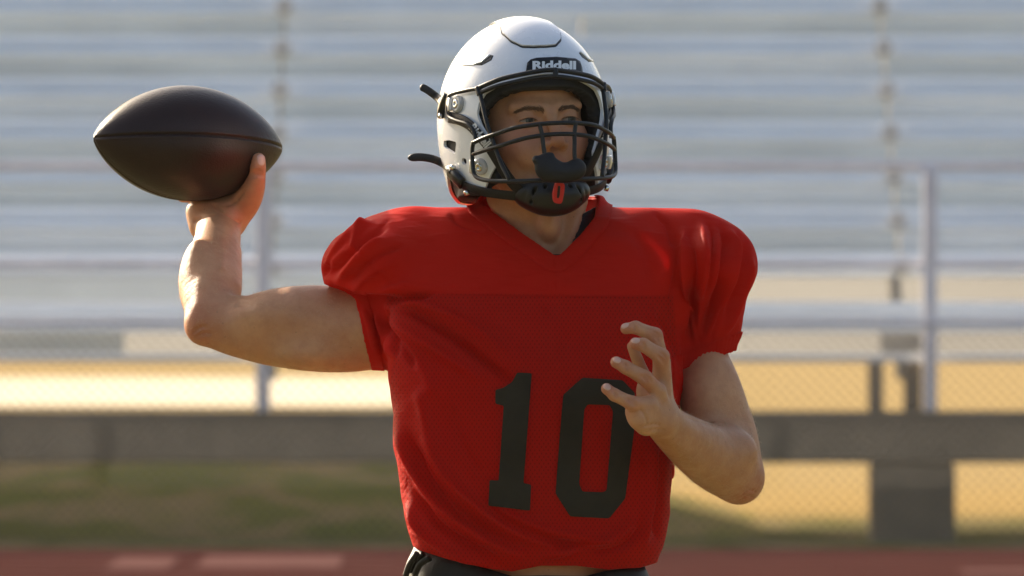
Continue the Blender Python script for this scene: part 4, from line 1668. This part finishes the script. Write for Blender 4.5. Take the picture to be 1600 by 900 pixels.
def cut_shell(V):
    q = V[:, 1:]
    d = sdf_poly(q, OPEN)
    d = np.minimum(d, sdf_poly(q, VENT))
    return np.minimum(d, np.linalg.norm((q - HOLE_C[1:]) * np.array([.8, 1]), axis=1) - .0046)


def dome(nu, nv, c, r, bot):
    th = np.linspace(0, 2 * math.pi, nu, endpoint=False)
    ph = np.linspace(math.pi / 2 - .004, -1.25, nv)
    T, P_ = np.meshgrid(th, ph, indexing='ij')
    u = np.stack([np.cos(P_) * np.sin(T), -np.cos(P_) * np.cos(T), np.sin(P_)], -1).reshape(-1, 3)
    V = c + u * np.array(r)
    V[:, 2] = np.where(u[:, 2] < 0, c[2] + u[:, 2] * bot, V[:, 2])
    i, j = np.meshgrid(np.arange(nu), np.arange(nv - 1), indexing='ij')
    i2 = (i + 1) % nu
    Q = np.stack([i * nv + j, i * nv + j + 1, i2 * nv + j + 1, i2 * nv + j], -1).reshape(-1, 4)
    # cap at the crown
    V = np.vstack([V, c + np.array([0, 0, r[2]])])
    return V, Q, len(V) - 1, nv, nu


V_, Q_, top_i, nv_, nu_ = dome(380, 260, HC, (HRX, HRY, HRU), HRD)
# ridge lines give the shell its pressed shape
V_, Q_ = trim(V_, Q_, cut_shell, .0022, h_surf)
shell = mesh_obj('shell', V_, Q_, M_WHITE, helmet)
s_ = shell.modifiers.new('thickness', 'SOLIDIFY')
s_.thickness = .0042
s_.offset = -1
es = shell.modifiers.new('split', 'EDGE_SPLIT')
es.split_angle = rad(45)

# dark padding inside
L1 = [(868, 136), (840, 137), (812, 141), (785, 151), (765, 170), (758, 198), (764, 225), (776, 252), (790, 285)]
l1 = [HS(*p, grow=.90) for p in L1]
LOPEN = [(-.4, l1[0][2])] + [(p[1], p[2]) for p in l1] + [(-.04, -.105), (.02, -.10), (.3, -.10), (.3, -.5), (-.4, -.5)]
V_, Q_, *_ = dome(200, 140, HC, (HRX - .006, HRY - .009, HRU - .006), HRD - .01)
V_, Q_ = trim(V_, Q_, lambda V: sdf_poly(V[:, 1:], LOPEN), .004)
o = mesh_obj('padding', V_, Q_, M_PAD, helmet)
s_ = o.modifiers.new('thickness', 'SOLIDIFY')
s_.thickness = .016
s_.offset = -1


def mx(P):
    P = np.array(P, float)
    return P * np.array([-1, 1, 1])


def patch(name, poly, mat, off, thick, mirror=True, step=3.0, parent=helmet, holes=()):
    v2, f2 = fill_grid(poly, list(holes), step)
    V = np.array([HS(x, y) for x, y, _ in v2])
    V = V + h_nrm(V) * off
    n0 = np.cross(V[f2[0][1]] - V[f2[0][0]], V[f2[0][2]] - V[f2[0][0]])
    flip = n0 @ h_nrm(V[f2[0][0]][None])[0] < 0
    obs = []
    for s in ((1, -1) if mirror else (1,)):
        F = [f[::-1] if flip != (s < 0) else f for f in f2]
        o = mesh_obj(name, V if s > 0 else mx(V), F, mat, parent)
        sd_ = o.modifiers.new('thickness', 'SOLIDIFY')
        sd_.thickness = thick
        sd_.offset = -1
        obs.append(o)
    return obs


# flexible crown panel with its dark cut line
fl = HS(851, 73)
lc = HS(783, 50)
pl = [HS(px, py)[:2] for px, py in ((834, 73.3), (816, 73), (799, 65), (785, 52), (783.5, 41))]
hw = abs(pl[-1][0])
half = [(-abs(a), b_) for a, b_ in pl] + [(-hw - .001, .03), (-hw + .006, .075)]
PAN = half + [(-a, b_) for a, b_ in half[::-1]]


def top_patch(name, poly, mat, off, thick, holes=()):
    v2, f2 = fill_grid(poly, list(holes), .004)
    x, y = v2[:, 0], v2[:, 1]
    z = HRU * np.sqrt(np.maximum(0, 1 - ((x - HC[0]) / HRX) ** 2 - ((y - HC[1]) / HRY) ** 2)) + HC[2]
    V = np.stack([x, y, z], 1)
    V = V + h_nrm(V) * off
    F = f2
    n0 = np.cross(V[F[0][1]] - V[F[0][0]], V[F[0][2]] - V[F[0][0]])
    if n0[2] < 0:
        F = [f[::-1] for f in F]
    o = mesh_obj(name, V, F, mat, helmet)
    sd_ = o.modifiers.new('thickness', 'SOLIDIFY')
    sd_.thickness = thick
    sd_.offset = -1
    o.modifiers.new('split', 'EDGE_SPLIT').split_angle = rad(45)
    return o


PANR = rounded(PAN, .004)


def grow(poly, g):
    A = np.array(poly)
    c = A.mean(0)
    return [tuple(c + (p - c) * (1 + g / np.linalg.norm(p - c))) for p in A]


top_patch('panel_gap', grow(PANR, .0022), M_PLAST, .0004, .002)
top_patch('flex_panel', PANR, M_WHITE, .0028, .003)

# side slot vents, brow bumper
patch('slot_vent', [(740, 102), (752, 98.5), (767, 86), (771, 87), (768, 94), (753, 102)], M_PLAST, .0004, .002)
patch('vent_crease', [(716, 101), (738, 100), (751, 96.5), (765, 85), (767, 86), (752, 98.3), (740, 101.8), (718, 103)], M_WHITE, .0016, .003)
patch('brow_bumper', [(822, 113), (824, 100), (829, 95), (838, 92.5), (868, 91), (897, 93.5), (904, 98), (907, 107), (908, 115), (868, 113)], M_PLAST, .0035, .006, mirror=False)


def text_mesh(body, weight):
    cu = bpy.data.curves.new('txt', 'FONT')
    cu.body = body
    cu.align_x = 'CENTER'
    cu.align_y = 'CENTER'
    cu.offset = weight
    cu.resolution_u = 3
    o = bpy.data.objects.new('txt', cu)
    COL.objects.link(o)
    dg = bpy.context.evaluated_depsgraph_get()
    dg.update()
    me = o.evaluated_get(dg).to_mesh()
    V = np.array([v.co[:] for v in me.vertices])
    F = [list(p.vertices) for p in me.polygons]
    o.evaluated_get(dg).to_mesh_clear()
    bpy.data.objects.remove(o)
    bpy.data.curves.remove(cu)
    return V, F


TV, TF = text_mesh('Riddell', .045)
TV[:, 0] -= (TV[:, 0].max() + TV[:, 0].min()) / 2
TV[:, 1] -= (TV[:, 1].max() + TV[:, 1].min()) / 2
TW, TH = np.ptp(TV[:, 0]), np.ptp(TV[:, 1])
V_ = []
for x, y, _ in TV:
    u, w = x / TW, y / TH
    V_.append(HS(866 + u * 68, 101.3 - w * 13.5 + 3.0 * u * u * 1.0, .0042))
mesh_obj('brand_lettering', V_, TF, M_TXT, helmet, smooth=False)

# ---- face mask: every bar its own piece
mask = empty('face_mask')
mask.parent = helmet
MR = .0031


def bar(name, P, r=MR, n=6, sub=6):
    V, F = sweep(catmull(P, sub), circle(r, 10))
    return mesh_obj(name, V, F, M_MASK, mask)


def sym_bar(name, left, r=MR, center_z=None):
    L = [np.array(p) for p in left]
    c = L[-1].copy()
    c[0] = 0
    bar(name, L[:-1] + [c] + [mx(p) for p in L[:-1]][::-1], r)


top1 = [HS(746, 138, .010)] + [HS(px, py, off) for px, py, off in ((768, 128.5, .014), (790, 121.5, .016), (831, 113, .018), (868, 109, .019))]
sym_bar('mask_bar', top1, .0034)
top2 = [HS(748, 146, .010)] + [HS(px, py, off) for px, py, off in ((768, 137.5, .013), (790, 131, .015), (831, 122.5, .017), (868, 119, .018))]
sym_bar('mask_bar', top2, .0030)
C_ = [MS(740, 223), MS(755, 216), MS(771, 210.5), MS(805, 199.5), MS(843, 194), MS(870, 192)]
sym_bar('mask_bar', C_)
D_ = [MS(739, 241), MS(757, 235), MS(779, 228.5), MS(816, 217), MS(847, 211.5), MS(870, 209.5)]
sym_bar('mask_bar', D_)
G_ = [MS(739, 262), MS(741, 272), MS(749, 279), MS(771, 283), MS(812, 283), MS(847, 282), MS(870, 282)]
sym_bar('mask_bar', G_)
ev = [MS(843, 194), MS(847, 211), MS(848.5, 224), MS(851, 245), MS(852, 282)]
tv = HS(868, 114, .0185)
for s in (1, -1):
    f = (lambda P: [np.array(p) for p in P]) if s > 0 else (lambda P: [mx(p) for p in P])
    bar('mask_bar', f(ev))
    bar('mask_bar', f([HS(749, 141, .010), MS(762, 188) * np.array([1, .93, 1]), MS(770, 214) * np.array([1, .95, 1]), MS(783, 252) * np.array([1, .97, 1]), MS(796, 281)]))
    bar('mask_bar', f([MS(740, 221), MS(738, 232), MS(738, 248), MS(739, 264)]))
    # wire loop round the upper bolt
    bar('mask_bar', f([HS(748, 138, .010), HS(725, 142, .007), HS(706, 147, .006), HS(701, 153, .006), HS(699, 166, .006), HS(701, 181, .006), HS(712, 188, .007),
                       HS(730, 194, .009), HS(740, 205, .011), HS(744, 222, .014)]), .0030)
    bar('mask_bar', f([HS(746, 137, .0105), HS(748, 142, .0105), HS(750, 148, .0105)]), .0045)
bar('mask_bar', [HS(868, 107.5, .019), HS(868, 113, .0195), HS(868, 120, .018)], .0038)

# ---- bolts and clips


def disc(name, c, nrm, prof, mat, parent):
    """lathe profile [(r, h), ...] about nrm"""
    nrm = np.asarray(nrm) / np.linalg.norm(nrm)
    a = np.cross(nrm, [0, 0, 1.0])
    a /= np.linalg.norm(a)
    b_ = np.cross(nrm, a)
    n = 24
    V, F = [], []
    for (r, h) in prof:
        for k in range(n):
            t = 2 * math.pi * k / n
            V.append(c + nrm * h + r * (a * math.cos(t) + b_ * math.sin(t)))
    for i in range(len(prof) - 1):
        for k in range(n):
            F.append((i * n + k, i * n + (k + 1) % n, (i + 1) * n + (k + 1) % n, (i + 1) * n + k))
    F.append(tuple(range(n))[::-1])
    F.append(tuple((len(prof) - 1) * n + k for k in range(n)))
    return mesh_obj(name, V, F, mat, parent)


def strip(name, pts, w, t, mat, parent, normals=None, sub=6, n_fun=None):
    P = catmull(pts, sub)
    N = normals if normals is not None else (h_nrm(P) if n_fun is None else n_fun(P))
    # rounded ends
    L = np.r_[0, np.cumsum(np.linalg.norm(np.diff(P, axis=0), axis=1))]
    sc = np.ones(len(P))
    V, F = sweep(P, strip_prof(w, t), normals=N)
    return mesh_obj(name, V, F, mat, parent)


for s in (1, -1):
    g = (lambda p: np.array(p)) if s > 0 else mx
    for (bx_, by_, rr) in ((717, 163, .0122), (752, 260, .0118)):
        p = HS(bx_, by_)
        nn = h_nrm(p[None])[0]
        bo = disc('bolt', g(p), g(nn), [(rr, -.001), (rr, .004), (rr * .88, .0058), (rr * .6, .0062), (rr * .55, .0045)], M_CLEAR, helmet)
        disc('bolt_cap', g(p), g(nn), [(rr * .52, .002), (rr * .52, .0066), (rr * .42, .0074), (rr * .2, .0074), (rr * .17, .0052)], M_CHROME, bo)
        # clear clip that holds the wire
        q0, q1 = HS(bx_ - 14, by_ - 9, .0075), HS(bx_ - 14, by_ + 10, .0075)
        strip('clip', [g(q0), g((q0 + q1) / 2 + nn * .0012), g(q1)], .008, .006, M_CLEAR, helmet)
    # upper chin-strap buckle and its free tail
    strip('buckle', [g(HS(698, 147, .004)), g(HS(693, 158, .005)), g(HS(689, 172, .005)), g(HS(688, 183, .004))], .012, .009, M_PLAST, helmet)
    pz = HS(687, 181, .009)
    disc('snap', g(pz), g(h_nrm(pz[None])[0]), [(.0035, -.002), (.0035, .001), (.002, .0018)], M_CHROME, helmet)
    # strap carrying the lettering, from the upper buckle to the chin cup
    sp = [HS(701, 183, .0025), HS(718, 187, .003), HS(733, 195, .004), HS(748, 211, .006), HS(764, 230, .006), HS(778, 252, .004), HS(793, 276, .0), HS(806, 292, -.004), HS(816, 300, -.010)]
    strip('chin_strap', [g(p) for p in sp], .0155, .0022, M_STRAP, helmet)
    sp2 = [HS(712, 282, .003), HS(730, 292, .003), HS(752, 299, .002), HS(776, 303, -.002), HS(802, 306, -.007), HS(818, 308, -.012)]
    strip('chin_strap', [g(p) for p in sp2], .0135, .0022, M_STRAP, helmet)
    strip('buckle', [g(HS(703, 268, .005)), g(HS(712, 277, .0065)), g(HS(722, 287, .005))], .020, .010, M_PLAST, helmet)
    for (qx, qy) in ((706, 262), (728, 302)):
        pz = HS(qx, qy, .008)
        disc('snap', g(pz), g(h_nrm(pz[None])[0]), [(.0042, -.004), (.0042, .001), (.0025, .002)], M_CHROME, helmet)

# free strap ends, sticking out on the near side


def LW(px, py, y):
    return HEL_R.T @ (W(px, py, y) - HEL_O)


def tail(name, pts, w, nr):
    P = catmull(pts, 8)
    L = np.linspace(0, 1, len(P))
    V, F = [], []
    n = len(P)
    sc = np.ones(n)
    k = 5
    for i in range(k):
        sc[n - 1 - i] = math.sqrt(max(.02, 1 - ((k - i) / k) ** 2.0)) if i < k else 1
    T = np.gradient(P, axis=0)
    T /= np.linalg.norm(T, axis=1)[:, None]
    prof = strip_prof(w, .0045)
    for i in range(n):
        N = nr - (nr @ T[i]) * T[i]
        N /= np.linalg.norm(N)
        S = np.cross(T[i], N)
        for (u, v) in prof:
            V.append(P[i] + S * u * sc[i] + N * v * (.3 + .7 * sc[i]))
    m_ = len(prof)
    for i in range(n - 1):
        for kk in range(m_):
            F.append((i * m_ + kk, i * m_ + (kk + 1) % m_, (i + 1) * m_ + (kk + 1) % m_, (i + 1) * m_ + kk))
    F.append(tuple(range(m_))[::-1])
    F.append(tuple((n - 1) * m_ + kk for kk in range(m_)))
    return mesh_obj(name, V, F, M_STRAP, helmet)


nfront = HEL_R.T @ np.array([-.25, -.95, .1])
tail('strap_end', [HS(692, 162, .006), LW(684, 153, .02), LW(674, 145, .028), LW(664, 138.5, .034), LW(656.5, 135.5, .038)], .0105, nfront)
tail('strap_end', [HS(706, 266, .008), LW(693, 256, .02), LW(676, 248.5, .026), LW(656, 245.5, .032), LW(637, 247, .038)], .0112, nfront)

# lettering on the two straps
for (ax_, ay_, bx2, by2, mirror_) in ((737, 196, 763, 228, False), (737, 196, 763, 228, True)):
    V_ = []
    for x, y, _ in TV:
        u, w = x / TW + .5, y / TH
        if mirror_:
            u = 1 - u
        dx, dy = bx2 - ax_, by2 - ay_
        L = math.hypot(dx, dy)
        px, py = ax_ + dx * u, ay_ + dy * u
        if mirror_:
            px, py = px + dy / L * w * -11 * -1, py - dx / L * w * 11
        else:
            px, py = px + dy / L * w * 14, py - dx / L * w * 14
        p = HS(px, py, .0078)
        V_.append(mx(p) if mirror_ else p)
    mesh_obj('brand_lettering', V_, TF, M_TXT, helmet, smooth=False)

# ---- chin cup


def f_cup(P):
    c = HEL_R.T @ (HL((0, -.080, -.102)) - HEL_O)
    d = d_ell(P, c, (.055, .036, .029))
    d = smin(d, d_ell(P, c + np.array([0, -.012, -.006]), (.036, .030, .026)), .014)
    for s in (-1, 1):
        for k in range(3):
            a = c + np.array([s * (.017 + .013 * k), -.036 + .004 * k, .006])
            d = smax(d, -d_cap(P, a, a + np.array([s * .004, .010, -.020]), .0026, .0026), .003)
    hd_ = (P @ HEL_R.T.astype(np.float32) + HEL_O.astype(np.float32)).astype(np.float32)
    d = smax(d, (P[:, 2] - (c[2] + .020)) * 1.0, .006)
    return d


cc = HEL_R.T @ (HL((0, -.080, -.102)) - HEL_O)
V_, Q_ = mesh_sdf(f_cup, cc - np.array([.07, .055, .045]), cc + np.array([.07, .045, .045]), .0020)
mesh_obj('chin_cup', V_, Q_, M_PLAST, helmet)

# ================================================================== mouthguard
guard = empty('mouthguard', tuple(HEL_O), category='mouthguard', label='black lip-shield mouthguard with red tether hanging at the face mask')
guard.rotation_euler = Matrix(HEL_R).to_euler()


def GP(px, py, y=-.186):
    o, dr = ray_local(px, py)
    return o + dr * ((y - o[1]) / dr[1])


def f_guard(P):
    r = lambda q: q / PXM
    d = d_ell(P, GP(858, 261), (r(23), .011, r(23)))
    d = smin(d, d_ell(P, GP(899, 263), (r(17), .011, r(16))), .008)
    d = smin(d, d_ell(P, GP(880, 270), (r(32), .012, r(16))), .006)
    d = smin(d, d_cap(P, GP(838, 249.5), GP(856, 254), r(6.5), r(8)), .004)
    d = smin(d, d_cap(P, GP(880, 268), GP(879, 262, -.105), .007, .006), .006)
    d = smax(d, -d_cap(P, GP(868, 272, -.201), GP(890, 276, -.201), .003, .003), .003)
    d = smax(d, -d_ell(P, GP(882, 243, -.188), (r(15), .03, r(8))), .006)
    return d


c0 = GP(872, 262)
V_, Q_ = mesh_sdf(f_guard, c0 - np.array([.045, .03, .035]), c0 + np.array([.045, .10, .035]), .0016)
mesh_obj('lip_shield', V_, Q_, M_STRAP, guard)
TP = [(868, 284), (882, 286), (881, 300), (877, 318), (864, 316), (863, 303)]
v2, f2 = fill_grid(rounded(TP, 4), [], 4)
V_ = np.array([GP(x, y, -.168 + .00035 * (y - 284)) for x, y, _ in v2])
o = mesh_obj('tether', V_, f2, M_REDP, guard)
s_ = o.modifiers.new('thickness', 'SOLIDIFY')
s_.thickness = .006
s_.offset = 0
v2, f2 = fill_grid(rounded([(872, 290), (875.6, 290.6), (874.4, 306), (872.4, 310), (870.2, 309), (870.8, 300)], 1.5), [], 4)
V_ = np.array([GP(x, y, -.1716 + .00035 * (y - 284)) for x, y, _ in v2])
o = mesh_obj('tether_slot', V_, f2, M_STRAP, guard)
s_ = o.modifiers.new('thickness', 'SOLIDIFY')
s_.thickness = .001
s_.offset = 0

# ================================================================== hazy evening air
mh = bpy.data.materials.new('pale_haze')
mh.use_nodes = True
mh.node_tree.nodes.clear()
vol = mh.node_tree.nodes.new('ShaderNodeVolumePrincipled')
vol.inputs['Color'].default_value = (0.93, 0.95, 1.0, 1)
vol.inputs['Density'].default_value = 0.0001
vol.inputs['Anisotropy'].default_value = 0.35
mo = mh.node_tree.nodes.new('ShaderNodeOutputMaterial')
mh.node_tree.links.new(vol.outputs[0], mo.inputs['Volume'])
box('haze', (-905, -405, -1.2), (905, 1405, 30), mh, kind='stuff')
